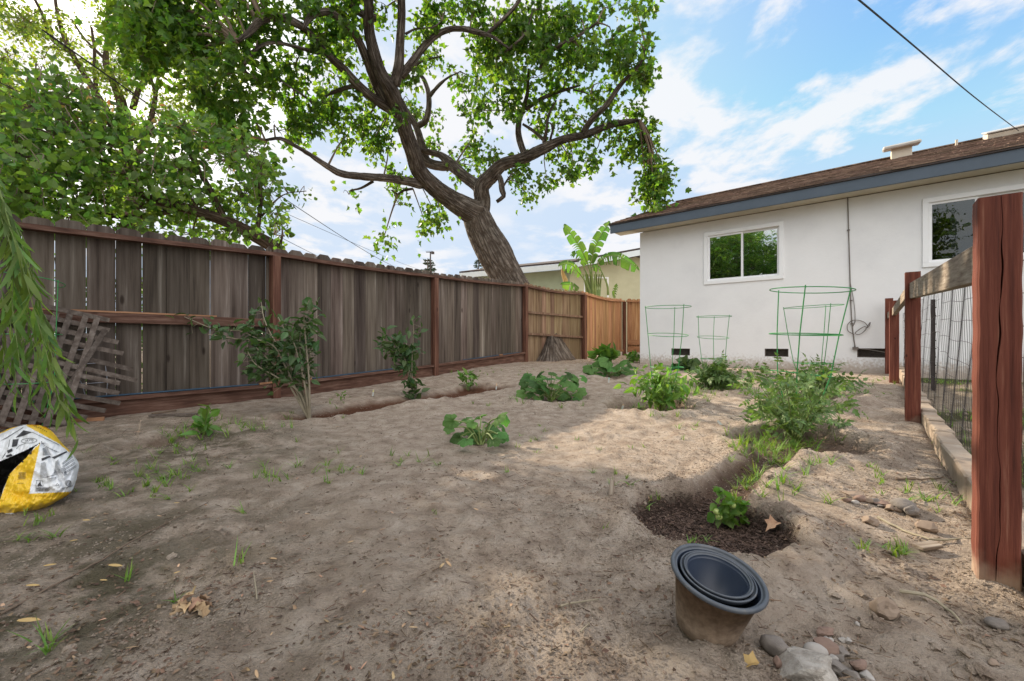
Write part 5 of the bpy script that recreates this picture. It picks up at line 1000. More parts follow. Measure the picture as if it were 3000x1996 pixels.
for (x0, y0, x1, y1, wd_, th_, mt, lab) in ((345, 962, 455, 957, 0.05, 0.015, 'lath', 'flat grey lath on the soil under the grey fence'), (-10, 985, 240, 968, 0.03, 0.03, 'rail_new', 'reddish stake lying on the soil below the lattice'), (350, 957, 405, 949, 0.018, 0.016, 'twig', 'short brown stick lying on the grey lath')):
    a = Gd(x0, y0); b = Gd(x1, y1); z_ = max(a[2], b[2]) + 0.015; a[2] = b[2] = z_; g = Geo(); g.beam(a, b, th_, wd_, bev=0.002); tag(link_mesh('loose_lath', g, M[mt], origin=a), lab, 'wood scrap', 'loose wood by the fence')

# fertiliser bag: crumpled pillow of film with a torn opening
def zb(x, y): return x / 4.357, 1200 + y / 4.357
OUT = np.array([(-900, 520), (-500, 380), (-150, 330), (0, 298), (130, 240), (330, 195), (520, 205), (650, 268), (790, 430), (900, 540), (1005, 690), (990, 820), (960, 940), (900, 1060), (730, 1170), (500, 1290), (300, 1370), (200, 1410), (0, 1450), (-400, 1480), (-800, 1400), (-1000, 1000)], float)
OPEN = np.array([(550, 402), (330, 520), (0, 662), (-300, 760), (-560, 900), (-300, 1190), (0, 1160), (50, 1000), (130, 820), (200, 740), (330, 620), (440, 480)], float)
def inside(poly, x, y):
    c = np.zeros(x.shape, bool); n = len(poly); j = n - 1
    for i in range(n):
        xi, yi = poly[i]; xj, yj = poly[j]; cnd = ((yi > y) != (yj > y)) & (x < (xj - xi) * (y - yi) / (yj - yi + 1e-9) + xi); c ^= cnd; j = i
    return c
def edist(poly, x, y):
    d = np.full(x.shape, 1e9); n = len(poly)
    for i in range(n):
        a = poly[i]; b = poly[(i + 1) % n]; ab = b - a; t = np.clip(((x - a[0]) * ab[0] + (y - a[1]) * ab[1]) / (ab @ ab), 0, 1); d = np.minimum(d, np.hypot(x - a[0] - t * ab[0], y - a[1] - t * ab[1]))
    return d
OUTF = crom(np.hstack([np.vstack([OUT, OUT[:1]]), np.zeros((len(OUT) + 1, 1))]), 14)[:-1, :2]
cen = np.array((150, 850.0)); NR = 96; ang_n = len(OUTF)
def bagmap(x, y, side=1, off=0.0):
    x = np.asarray(x, float); y = np.asarray(y, float); d = edist(OUT, x, y); b = np.clip(d / 420, 0, 1); b = np.sqrt(1 - (1 - b) ** 2)
    v = (1450 - y) / 1250.0; Yc = 1.60 + 0.26 * v; cr = 0.016 * fbm(x / 150 + 3, y / 110, 3) + 0.010 * np.abs(fbm(x / 60 + y / 90, y / 200 - x / 300, 3)) + 0.012 * np.exp(-(((x - 560) * 0.9 - (y - 450) * 0.45) / 26) ** 2) * (y > 430) - 0.03 * np.exp(-edist(OPEN[[0, 1, 2]], x, y) / 60) * 0
    Yv = Yc - side * (0.115 * b) + cr * np.clip(d / 60, 0, 1) - off; px, py = zb(x, y); return np.stack([(px - 1500) / F * Yv, Yv, CAMZ + (998 - py) / F * Yv], -1)
rad_t = np.linspace(0, 1, NR) ** 0.85
PX = cen[0] + rad_t[:, None] * (OUTF[None, :, 0] - cen[0]); PY = cen[1] + rad_t[:, None] * (OUTF[None, :, 1] - cen[1])
bag = thing('soil_bag', 'torn yellow and white soil bag lying half empty at the left edge', 'bag', (-2.0, 1.62, 0.0))
M['film_y'] = material('yellow_film', [(0.68, 0.42, 0.015), (0.78, 0.52, 0.03)], 4, rough=0.36, bump=0.35, bdist=0.006, bscale=9, spec=0.5, extra=lambda c, col: mud(-0.03, 0.055, (0.22, 0.16, 0.11), 45)(c, col))
M['film_w'] = material('white_film', [(0.66, 0.68, 0.70), (0.74, 0.76, 0.78)], 4, rough=0.32, bump=0.35, bdist=0.006, bscale=9, spec=0.5, extra=lambda c, col: mud(-0.04, 0.03, (0.22, 0.16, 0.11), 45)(c, col))
M['film_in'] = material('dark_film_inside', [(0.012, 0.010, 0.010), (0.03, 0.027, 0.025)], 6, rough=0.4, bump=0.4, bdist=0.004)
M['ink'] = material('black_print', [(0.03, 0.03, 0.035), (0.05, 0.05, 0.055)], 30, rough=0.5, bump=0)
cxm = (PX[:-1] + PX[1:]) / 2; cym = (PY[:-1] + PY[1:]) / 2; cxm = (cxm + np.roll(cxm, -1, 1)) / 2; cym = (cym + np.roll(cym, -1, 1)) / 2
YEL = [np.array([(515, 425), (370, 1076), (905, 1050), (1100, 1200), (400, 1330), (215, 1318), (0, 1328), (-1200, 1300), (-1200, 900), (-200, 900), (0, 1150), (120, 830), (330, 610)], float), np.array([(345, 190), (330, 205), (760, 440), (900, 560), (820, 400), (560, 180)], float), np.array([(0, 1390), (200, 1385), (330, 1340), (300, 1500), (-900, 1700), (-1000, 1380)], float), np.array([(-1000, 200), (0, 285), (120, 225), (290, 190), (100, 270), (-20, 320), (-1000, 600)], float)]
isy = np.zeros(cxm.shape, bool)
for pl in YEL: isy |= inside(pl, cxm, cym)
opn = inside(OPEN, cxm, cym)
def polar_faces(mask, side):
    n, k = PX.shape; V = bagmap(PX, PY, side); ii, jj = np.nonzero(mask); j2 = (jj + 1) % k
    q = np.stack([ii * k + jj, ii * k + j2, (ii + 1) * k + j2, (ii + 1) * k + jj], 1); return V.reshape(-1, 3), q if side > 0 else q[:, ::-1]
g = Geo(); V, q = polar_faces(~opn, 1); mi = np.where(isy[~opn], 0, 1); g.v = [V]; g.l = [q.ravel()]; g.c = [np.full(len(q), 4)]; g.m = [mi]; g.uv = [np.zeros((q.size, 2))]; g.n = len(V); link_mesh('front_film', g, [M['film_y'], M['film_w']], bag, smooth=True)
g = Geo(); V, q = polar_faces(np.ones_like(opn), -1); g.v = [V]; g.l = [q.ravel()]; g.c = [np.full(len(q), 4)]; g.m = [np.zeros(len(q))]; g.uv = [np.zeros((q.size, 2))]; g.n = len(V); link_mesh('inner_film', g, M['film_in'], bag, smooth=True)
def ink(segs, w_=5.0, name='print'):
    g = Geo()
    for s_ in segs:
        s_ = np.array(s_, float); n = max(2, int(np.hypot(*(s_[-1] - s_[0])) / 14) * 1) if len(s_) == 2 else 1
        if len(s_) == 2: s_ = s_[0] + (s_[1] - s_[0]) * np.linspace(0, 1, n + 1)[:, None]
        t_ = np.gradient(s_, axis=0); nn_ = np.stack([-t_[:, 1], t_[:, 0]], 1); nn_ /= np.linalg.norm(nn_, axis=1, keepdims=True); a = s_ + nn_ * w_ / 2; b = s_ - nn_ * w_ / 2
        V = np.vstack([bagmap(a[:, 0], a[:, 1], 1, 0.0025), bagmap(b[:, 0], b[:, 1], 1, 0.0025)]); k = len(s_); g.raw(V, [(i, i + 1, k + i + 1, k + i) for i in range(k - 1)])
    return g
def block(poly, n=10):
    """solid four-cornered ink block"""
    p_ = np.array(poly, float); g = Geo(); u = np.linspace(0, 1, n + 1); U, Vv = np.meshgrid(u, u, indexing='ij'); q_ = (1 - U)[..., None] * ((1 - Vv)[..., None] * p_[0] + Vv[..., None] * p_[3]) + U[..., None] * ((1 - Vv)[..., None] * p_[1] + Vv[..., None] * p_[2])
    g.raw(bagmap(q_[..., 0], q_[..., 1], 1, 0.0025).reshape(-1, 3), [(i * (n + 1) + j, (i + 1) * (n + 1) + j, (i + 1) * (n + 1) + j + 1, i * (n + 1) + j + 1) for i in range(n) for j in range(n)]); return g
def mergeg(*gs):
    o = Geo()
    for a in gs:
        v, l, c, m, uv = a.arrays(); o.v.append(v); o.l.append(l + o.n); o.c.append(c); o.m.append(m); o.uv.append(uv); o.n += len(v)
    return o
segs = [[(410, 290), (760, 455)], [(205, 505), (250, 460), (330, 430)], [(20, 395), (290, 235)], [(60, 380), (300, 225)], [(105, 480), (125, 385)], [(70, 560), (45, 600)], [(30, 620), (60, 570)]]
for k in range(8): segs.append([(555 + k * 22, 470 + k * 10), (575 + k * 26, 450 + k * 12 + 10)])
for k in range(9): segs.append([(545, 500 + k * 10), (600 + k * 6, 480 + k * 12)])
for k in range(12): segs.append([(700 - k * 2 + 8, 672 + k * 13), (745 + k * 5, 640 + k * 15)])
for k in range(7): segs.append([(750 + k * 10, 770 + k * 12), (830 + k * 5, 742 + k * 14)])
for k in range(14): segs.append([(520 - k * 1, 690 + k * 14), (580 + k * 3, 670 + k * 15)])
for k in range(4): segs.append([(790 + k * 10, 690 + k * 38), (925 + k * 15, 590 + k * 42)]); segs.append([(800 + k * 10, 700 + k * 38), (930 + k * 15, 604 + k * 42)])
for k in range(6): segs.append([(452, 998 + k * 9), (640 - (k % 3) * 12, 998 + k * 9)])
for k in range(8): segs.append([(238 - k, 806 + k * 12), (332 - k, 800 + k * 12)])
segs += [[(455, 905), (545, 912)], [(545, 912), (548, 980)], [(548, 980), (455, 982)], [(455, 982), (470, 905)], [(710, 975), (728, 945)], [(728, 945), (758, 965)], [(758, 965), (712, 978)], [(220, 942), (300, 940)]]
segs += [[(600, 890), (720, 865)], [(600, 860), (745, 822)]]
th = np.linspace(0, 2 * math.pi, 21)
segs2 = [np.stack([370 + 100 * np.cos(th), 398 + 30 * np.sin(th) - 0.05 * 100 * np.cos(th)], 1), np.stack([872 + 38 * np.cos(th), 940 + 38 * np.sin(th)], 1)]
for k, cxk in enumerate((335, 360, 385, 412)): segs2.append(np.stack([cxk + 10 * np.cos(th * (0.5 + 0.12 * k) + k), 392 + 13 * np.sin(th * (0.5 + 0.12 * k) + k)], 1))
for k in range(5): segs2.append(np.stack([840 + np.linspace(0, 64, 21), 915 + k * 12 + 5 * np.sin(np.linspace(0, 9, 21) + k)], 1))
for k in range(8): segs2.append(np.stack([805 + k * 17 + 6 * np.cos(th * 0.7 + k), 1008 - k * 5 + 8 * np.sin(th * 0.7 + k * 2)], 1))
for k in range(7): segs2.append(np.stack([440 + k * 26 + 8 * np.cos(th * 0.6 + k * 1.3), 208 + k * 12 + 7 * np.sin(th * 0.6 + k)], 1))
bl = [block([(200, 360), (300, 265), (410, 290), (300, 335)]), block([(150, 480), (165, 382), (238, 378), (215, 465)]), block([(88, 525), (155, 495), (160, 530), (100, 560)]), block([(70, 590), (140, 565), (160, 590), (85, 612)]), block([(528, 625), (632, 588), (650, 606), (535, 655)]), block([(662, 610), (850, 530), (860, 545), (690, 632)]), block([(475, 975), (515, 912), (520, 950), (540, 975)]), block([(370, 570), (385, 530), (410, 515), (402, 572)]), block([(272, 662), (300, 655), (298, 670), (285, 680)])]
link_mesh('print', mergeg(ink(segs, 4.5), ink(segs2, 5), *bl), M['ink'], bag)
M['lump'] = material('pebbly_concrete', [(0.24, 0.21, 0.18), (0.36, 0.33, 0.29), (0.46, 0.43, 0.39)], 40, rough=0.95, bump=1.0, bdist=0.008, bscale=60)
M['softsoil'] = material('potting_soil', [(0.02, 0.014, 0.010), (0.06, 0.042, 0.03)], 40, rough=0.95, bump=0.6, bdist=0.006)

# ------------------------------------------------------------------ stones, pots, litter
def ico(sub):
    bm = bmesh.new(); bmesh.ops.create_icosphere(bm, subdivisions=sub, radius=1.0); v = np.array([q_.co[:] for q_ in bm.verts]); f = [tuple(x.index for x in q_.verts) for q_ in bm.faces]; bm.free(); return v, f
ICO2, ICO3, ICO1 = ico(3), ico(4), ico(1)
def stone_geo(c, sx, sy, sz, yaw, rough=0.18, seed=0, base=ICO2, ang=False):
    v, f = base; v = v.copy(); s = seed * 3.7
    d = 1 + (0.6 + 1.4 * ang) * rough * (vnoise(v[:, 0] * 1.3 + s, v[:, 1] * 1.3 + v[:, 2] * 1.1 + s) * 1.6 + 0.5 * vnoise(v[:, 0] * 3 + s, v[:, 2] * 3 + v[:, 1] * 2)); v = v * d[:, None]
    if ang:
        rs = np.random.default_rng(seed)
        for _ in range(7):
            n = rs.normal(size=3); n /= np.linalg.norm(n); h = v @ n; lim = rs.uniform(0.55, 0.8); v = v - np.clip(h - lim, 0, None)[:, None] * n * 0.9
    v = v * (sx, sy, sz); ca, sa = math.cos(yaw), math.sin(yaw); v = np.stack([v[:, 0] * ca - v[:, 1] * sa, v[:, 0] * sa + v[:, 1] * ca, v[:, 2]], 1); return Geo().raw(v + c, f)
def stone(x, y, wpx, hpx, mat, label, yaw=0, ang=False, seed=0, group=None, rough=0.2, sink=0.25, src=False, dz=0.0):
    """x, y centre of the foot in the 2357 px view; wpx/hpx size on it"""
    b = Gd(x, y + hpx * 0.35); k = D / F * b[1]; sx = wpx / 2 * k; sz = hpx / 2 * k * 0.9; c = b + np.array((0, sx * 0.4, sz * (1 - sink) + dz))
    g = stone_geo(c, sx, sx * random.uniform(0.7, 0.95), sz * 1.15, yaw, rough * 1.3, seed, ang=True if seed % 3 else ang); return tag(link_mesh('stone', g, M[mat], origin=c - UP * sz, smooth=not ang), label, 'stone', group)
S_ = [(1787, 1496, 64, 50, 'stone', 'smooth round grey stone at the left end of the rubble beside the pots', 0, 0, .12), (1795, 1530, 22, 36, 'stone_r', 'small reddish stone wedged under the round grey stone', 1, 0, .2), (1885, 1507, 50, 34, 'stone_w', 'white speckled stone behind the concrete lump', 0, 0, .15),
 (1912, 1498, 64, 30, 'stone_r', 'flat reddish stone behind the white speckled stone', .3, 1, .2), (1903, 1462, 54, 24, 'stone_r', 'flat pink-brown stone farthest back in the rubble', .2, 1, .2), (1906, 1478, 26, 18, 'stone_w', 'pale chip lying on the flat pink-brown stone', .5, 1, .2), (1940, 1475, 20, 12, 'stone_w', 'pale small chip right of the flat pink-brown stone', 0, 1, .2), (1955, 1478, 18, 16, 'stone_w', 'pale chip at the right edge of the rubble back row', 1, 1, .2),
 (1940, 1502, 32, 20, 'stone', 'grey stone in the middle of the rubble', .4, 1, .2), (1922, 1523, 22, 22, 'stone_w', 'whitish pebble right of the concrete lump', 0, 0, .2), (1937, 1517, 22, 16, 'stone', 'dark grey pebble beside the whitish pebble', 0, 0, .2), (1983, 1538, 44, 26, 'stone_r', 'brown-red stone at the right of the rubble', .2, 1, .2), (1945, 1542, 22, 10, 'stone_w', 'small pale pebble before the dark slate', 0, 0, .2), (1920, 1538, 60, 34, 'stone', 'dark slate stone right of the concrete lump', .4, 1, .3), (1966, 1558, 40, 18, 'stone', 'blue-grey stone at the bottom edge', .2, 1, .2), (2000, 1560, 34, 16, 'stone_w', 'pale angular stone at the bottom edge', .3, 1, .2),
 (2046, 1410, 66, 48, 'stone_t', 'wedge-shaped tan stone lying alone on the churned soil', .5, 1, .2), (2303, 1440, 44, 22, 'stone', 'dark pebble lying right below the nearest red post', 0, 0, .2), (1975, 1437, 12, 10, 'stone_w', 'tiny grey-white pebble above the rubble', 0, 0, .2),
 (2104, 1180, 44, 26, 'stone', 'blue-grey angular stone at the right end of the stone row', .3, 1, .15), (2090, 1166, 52, 26, 'stone', 'larger grey stone just behind the end of the stone row', .3, 0, .2), (2072, 1174, 22, 16, 'stone_t', 'round tan pebble beside the grey end stone', 0, 0, .2), (2055, 1172, 24, 14, 'stone_t', 'tan pebble near the right end of the stone row', 0, 0, .2), (2039, 1162, 38, 16, 'stone_r', 'flat pinkish stone in the middle of the stone row', 0, 1, .2), (2019, 1156, 28, 14, 'stone', 'grey oval stone left of the flat pinkish one', .2, 0, .2), (2002, 1153, 22, 14, 'stone_t', 'brown stone in the left half of the stone row', 0, 0, .2), (1986, 1150, 30, 14, 'stone_r', 'reddish flat stone toward the left of the stone row', 0, 0, .2), (1968, 1140, 48, 10, 'stone_t', 'long flat stone half buried at the left of the stone row', .1, 1, .2), (1952, 1152, 26, 16, 'stone_r', 'pinkish stone at the left end of the stone row', 0, 0, .2), (1972, 1158, 20, 10, 'stone_w', 'small pale pebble before the stone row', 0, 0, .2), (2028, 1165, 18, 8, 'stone', 'small flat pebble below the grey oval stone', 0, 0, .2),
 (2142, 1217, 42, 24, 'stone_t', 'square tan brick fragment near the flat wood scrap', .2, 1, .12), (2010, 1201, 44, 20, 'stone_t', 'half-buried tan stone under the dry grass', 0, 1, .2), (2292, 1530, 26, 14, 'stone_t', 'small tan pebble in the mossy lower right corner', 0, 0, .2)]
for k, (x, y, a, b, mt, lab, yw, an, rg) in enumerate(S_): stone(x, y, a, b, mt, lab, yw, bool(an), k + 1, 'stones on the soil', rg)
b = Gd(1860, 1560); g = stone_geo(b + UP * 0.015 + (0.0, 0.02, 0), 0.044, 0.038, 0.030, 0.9, 0.6, 57, ICO3, True); tag(link_mesh('concrete_lump', g, M['lump'], origin=b, smooth=False), 'rough lump of broken concrete with pebbles in the rubble beside the pots', 'concrete lump')

M['pot_out'] = material('dusty_pot_side', [(0.20, 0.145, 0.10), (0.33, 0.25, 0.18)], 60, rough=0.9, bump=0.6, bdist=0.002, bscale=160, lo=0.35, hi=0.65)
M['pot_rim'] = material('dark_blue_grey_plastic', [(0.050, 0.060, 0.076), (0.075, 0.086, 0.10), (0.17, 0.155, 0.135)], 25, lo=0.35, hi=0.85, rough=0.45, bump=0.15, bdist=0.001, spec=0.5)
M['pot_in'] = material('dark_plastic_inside', [(0.022, 0.032, 0.055), (0.035, 0.048, 0.075)], 6, rough=0.38, bump=0.05, spec=0.5)
pb = P(2064, 1868, 0.955); pb[2] = gzs(pb[0], pb[1]) + 0.004
ax_ = np.array((0.12, -0.22, 1.0)); ax_ /= np.linalg.norm(ax_); ux = np.cross((0, 1.0, 0), ax_); ux /= np.linalg.norm(ux); uy = np.cross(ax_, ux); AR = np.array([ux, uy, ax_])
def pot(center, r0, r1, h, label, rimw, outer, A, seed=0):
    t = thing('plant_pot', label, 'pot', center, 'nested plastic pots'); rw = rimw
    g = Geo(); g.lathe([(0.0, 0.0), (r0 * 0.92, 0.0), (r0, 0.004), (r0 + (r1 - r0) * 0.25, h * 0.25), (r1 * 0.985, h * 0.93), (r1 * 0.99, h - 0.012)], center, 72, A, 0); link_mesh('side', g, M['pot_out'] if outer else M['pot_rim'], t, smooth=True)
    g = Geo(); a = np.linspace(0, math.pi * 1.3, 9); prof = [(r1 * 0.985, h - 0.016)] + [(r1 + rw * 0.5 + rw * 0.5 * math.cos(x - 0.7) * 1.0, h - 0.006 + rw * 0.55 * math.sin(x - 0.7)) for x in a] + [(r1 * 0.975 - 0.002, h - 0.008)]
    g.lathe(prof, center, 72, A); link_mesh('rim', g, M['pot_rim'], t, smooth=True)
    g = Geo(); g.lathe([(r1 * 0.975 - 0.002, h - 0.008), (r1 * 0.94, h * 0.86), (r1 * 0.925, h * 0.855), (r1 * 0.92, h * 0.845), (r0 * 0.97, 0.006), (0.0, 0.005)], center, 72, A); link_mesh('inside', g, M['pot_in'], t, smooth=True)
    return t
pot(pb, 0.062, 0.088, 0.142, 'large outer plastic pot with a dusty brown side and blue-grey rim', 0.010, True, AR)
ax2 = np.array((0.10, -0.19, 1.0)); ax2 /= np.linalg.norm(ax2); ux2 = np.cross((0, 1.0, 0), ax2); ux2 /= np.linalg.norm(ux2); A2 = np.array([ux2, np.cross(ax2, ux2), ax2])
c2_ = pb + ax_ * 0.030 + np.array((0.004, 0.002, 0)); pot(c2_, 0.052, 0.0735, 0.110, 'middle dark plastic pot nested inside the large one', 0.004, False, A2)
c3_ = c2_ + ax2 * 0.009; pot(c3_, 0.045, 0.066, 0.104, 'innermost dark plastic pot of the nested stack', 0.004, False, A2)

# stakes, tags, wood bits
def tagstick(x, y, h, lab, mat, w_=0.012, lean_=(0.1, 0.1)):
    b = Gd(x, y); hh = h * D / F * b[1]; g = Geo(); up = np.array((lean_[0], lean_[1], 1.0)); up /= np.linalg.norm(up); n = np.array((0, -1.0, lean_[1])); u = np.cross(up, n); u /= np.linalg.norm(u); n = np.cross(u, up)
    ww = w_ * 0.7; hh *= 0.85; pts = [(-ww, -0.03), (ww, -0.03), (ww, hh * 0.8), (ww * 0.7, hh), (-ww * 0.7, hh), (-ww, hh * 0.8)]; f_ = [b + u * a + up * c for a, c in pts]; k = 6
    g.raw(f_ + [q_ + n * 0.002 for q_ in f_], [tuple(range(k)), tuple(range(2 * k - 1, k - 1, -1))] + [(i, (i + 1) % k, (i + 1) % k + k, i + k) for i in range(k)]); return tag(link_mesh('plant_tag', g, mat, origin=b), lab, 'plant tag', 'plant tags stuck in the soil')
def tagmat(name, top):
    def fn(c, col):
        A, lk = c['A'], c['lk']; s = A('ShaderNodeSeparateXYZ'); lk.new(c['tcn'].outputs['Object'], s.inputs[0]); r = A('ShaderNodeMapRange'); r.inputs[1].default_value = 0.045; r.inputs[2].default_value = 0.046; lk.new(s.outputs[2], r.inputs[0])
        m = A('ShaderNodeMix', data_type='RGBA'); lk.new(r.outputs[0], m.inputs[0]); lk.new(col, m.inputs[6]); m.inputs[7].default_value = (*top, 1); return m.outputs[2]
    return material(name, [(0.42, 0.44, 0.42), (0.5, 0.52, 0.5)], 30, rough=0.4, bump=0, extra=fn)
M['tag_g'] = tagmat('green_tag', (0.25, 0.45, 0.38)); M['tag_y'] = tagmat('yellow_tag', (0.62, 0.58, 0.30)); M['tag_r'] = tagmat('orange_tag', (0.60, 0.42, 0.28))
tagstick(858, 912, 17, 'yellow and green plant tag left of the thin shrub', M['tag_y']); tagstick(1142, 897, 17, 'orange plant tag at the end of the wet planting strip', M['tag_r']); tagstick(1231, 931, 22, 'green plant tag in front of the middle squash', M['tag_g'], 0.014); tagstick(1401, 881, 14, 'green plant tag before the rear squash', M['tag_g'])
tagstick(1431, 944, 16, 'pale brown plant tag left of the pepper basin', M['tag_r'], 0.014, (0.3, 0)); tagstick(1660, 978, 14, 'green tag leaning on the soil left of the big tomato', M['tag_g'], 0.012, (-0.8, 0.3)); tagstick(1738, 968, 9, 'white-green tag lying at the left of the big tomato', M['tag_g'], 0.014, (-1.5, 0.2))
g = Geo(); b = Gd(1407, 1140); hh = 34 * D / F * b[1]; up = np.array((0.14, 0.25, 1.0)); up /= np.linalg.norm(up); g.beam(b - up * 0.03, b + up * hh, 0.020, 0.008, up=(1, 0, 0), bev=0.001); tag(link_mesh('wooden_stake', g, M['beam'], origin=b), 'short flat wooden stake with pale top stuck in the bare soil', 'stake')
g = Geo(); b = Gd(2135, 1262); g.box(b + UP * 0.008, (0.075, 0.035, 0.010), [(0.98, 0.15, 0.05), (-0.15, 0.98, 0), (-0.05, 0, 1)], bev=0.001); tag(link_mesh('wood_scrap', g, M['beam'], origin=b), 'flat brown wood scrap on the soil left of the nearest red post', 'wood scrap')
def stick(pts, r_, lab, mat='twig', name='stick'):
    p_ = [Gd(x, y) + UP * (0.006 + dz) for x, y, dz in pts]; c = crom(p_, 0.02); c = c + RNG.normal(size=c.shape) * r_ * 0.25; g = Geo(); g.tube(c, np.linspace(r_, r_ * 0.4, len(c)), 7); return tag(link_mesh(name, g, M[mat], origin=p_[0]), lab, 'stick', 'sticks on the soil')
stick([(2020, 1195, 0), (2080, 1225, 0), (2140, 1248, 0.004), (2190, 1246, 0), (2235, 1242, 0)], 0.005, 'long dry stick running to the nearest red post', 'wstem')
stick([(2060, 1105, 0), (2110, 1108, 0.005), (2170, 1104, 0)], 0.006, 'dark dry stick beside the concrete curb'); stick([(2070, 1370, .004), (2130, 1385, 0.01), (2180, 1410, 0.004), (2215, 1440, 0)], 0.005, 'curved pale stick on the churned soil in front of the post', 'wstem')
stick([(0, 1420, 0), (130, 1350, 0), (240, 1290, 0), (330, 1235, 0), (480, 1160, 0)], 0.003, 'long thin dark twig crossing the lower left soil'); stick([(1290, 1400, 0), (1330, 1395, 0.004), (1378, 1385, 0)], 0.0025, 'short twig left of the pots', 'wstem')
stick([(2100, 1160, 0.0), (2150, 1135, 0.002), (2200, 1140, 0)], 0.003, 'thin pale twig near the curb', 'wstem'); stick([(1335, 1460, 0), (1358, 1440, 0)], 0.002, 'tiny pale twig on the lower middle soil', 'wstem')
stick([(592, 1385, 0), (588, 1365, 0.015), (583, 1345, 0.03)], 0.002, 'thin twig standing up beside the dry leaf clump', 'wstem'); stick([(1880, 1495, 0), (1893, 1478, 0.002)], 0.001, 'straw piece in the rubble', 'wstem')
def leafthing(x, y, L_, ang, T, mat, lab, name='fallen_leaf', n=1, spread=0.0, lift=0.012, cat='leaf', group='single fallen leaves'):
    b = Gd(x, y); o_ = np.repeat(b[None], n, 0) + RNG.normal(size=(n, 3)) * (spread, spread, spread * 0.35); o_[:, 2] = np.maximum(o_[:, 2], b[2]) + lift; a = R(ang) + (RNG.random(n) * 6 if n > 1 else np.zeros(n))
    d_ = np.stack([np.cos(a), np.sin(a), RNG.uniform(-0.1, 0.5 if n > 1 else 0.05, n)], 1); g = Geo(); g.inst(T, o_, d_, rdir(n, 1.6) if n > 1 else np.array([[0.1, -0.2, 1.0]]), np.full(n, L_) * (RNG.uniform(0.6, 1.1, n) if n > 1 else 1)); return tag(link_mesh(name, g, M[mat], origin=b), lab, cat, group)
T_CRUMP = fan([(0, 0), (-0.2, 0.1), (-0.45, 0.3), (-0.3, 0.5), (-0.4, 0.75), (-0.1, 0.8), (0, 1.0), (0.15, 0.7), (0.42, 0.7), (0.3, 0.45), (0.45, 0.2), (0.15, 0.12)], 0.38, 0.5)
T_YL = strip(6, 0.14, 0.1, taper=0)
leafthing(455, 1398, 0.034, 0, T_CRUMP, 'dry', 'crumpled pile of dry brown leaves on the lower left soil', 'dry_leaf_pile', 20, 0.020, 0.008, 'leaf pile', 'leaf piles')
leafthing(2262 / D + 0, 1200, 0.001, 0, T_CRUMP, 'dry', 'x') if False else None
leafthing(1790, 1212, 0.055, 200, T_CRUMP, 'dry', 'large curled dry leaf at the right rim of the mulch basin', lift=0.016); leafthing(1500, 1160, 0.045, 190, T_CRUMP, 'dry', 'small dry leaf at the left rim of the mulch basin', lift=0.015)
leafthing(1748, 1540, 0.035, 170, T_CRUMP, 'yellowleaf', 'crumpled pale yellow leaf left of the rubble', lift=0.012)
for (x, y, s_, a, lab) in ((250, 1310, 0.06, 5, 'long pale yellow leaf on the lower left soil'), (100, 1312, 0.045, 30, 'yellow leaf at the far left of the dark soil'), (400, 1330, 0.025, 60, 'tiny yellow leaf near the centre left'), (230, 1345, 0.03, 10, 'small yellow-green leaf below the long yellow one'), (60, 1358, 0.045, 20, 'orange-yellow leaf curled near the twig'), (40, 1440, 0.07, 15, 'long orange leaf at the left edge'), (400, 1165, 0.03, 20, 'orange leaf beside the thin twig'), (190, 1205, 0.04, 10, 'thin orange willow leaf near the bag'), (160, 1255, 0.035, 70, 'pale curled leaf right of the bag')):
    leafthing(x, y, s_ * 0.62, a, T_YL, 'yellowleaf', lab)

# ------------------------------------------------------------------ garden plants
def spx(b, x, y, dy=0.0): return Pd(x, y, b[1] + dy)
def plant(name, label, base_px, stems, leafT, leafmat, lsize, nleaf, spread, stemmat='stem', r0=0.006, up=0.2, dj=0.08, width=1.0, cat='plant', group=None, along=0.35, droop=0.0):
    """stems: lists of display points after the base"""
    b = Gd(*base_px); t = thing(name, label, cat, b, group); g = Geo(); O = []; Dd = []; Sz = []
    for k, st_ in enumerate(stems):
        dy = random.gauss(0, dj); row = [b - UP * 0.02 + RNG.normal(size=3) * 0.004]
        for q_, (x, y) in enumerate(st_): row.append(spx(b, x, y, dy * (q_ + 1) / len(st_)))
        c = crom(row, 0.02); g.tube(c, np.linspace(r0, r0 * 0.35, len(c)), 7); n = len(c); m = max(2, int(nleaf * random.uniform(0.8, 1.2)))
        ii = (along + (1 - along) * RNG.random(m) ** 0.8) * (n - 1); p_ = c[ii.astype(int)] + RNG.normal(size=(m, 3)) * spread; O.append(p_); d_ = rdir(m, up); tg = c[-1] - c[0]; tg /= np.linalg.norm(tg) + 1e-9; d_ = d_ + 0.4 * tg; d_[:, 2] -= droop; Dd.append(d_); Sz.append(lsize * RNG.uniform(0.55, 1.15, m))
        # thin petioles
        for q_ in range(0, m, 2): a_ = c[int(ii[q_])]; g.tube([a_, p_[q_]], 0.0012, 3, cap=False)
    link_mesh('stems', g, M[stemmat], t); O, Dd, Sz = np.vstack(O), np.vstack(Dd), np.concatenate(Sz); g = Geo(); g.inst(leafT, O, Dd, rdir(len(O), 1.0), np.stack([Sz * width, Sz, Sz], 1)); link_mesh('foliage', g, leafmat, t); return t, b
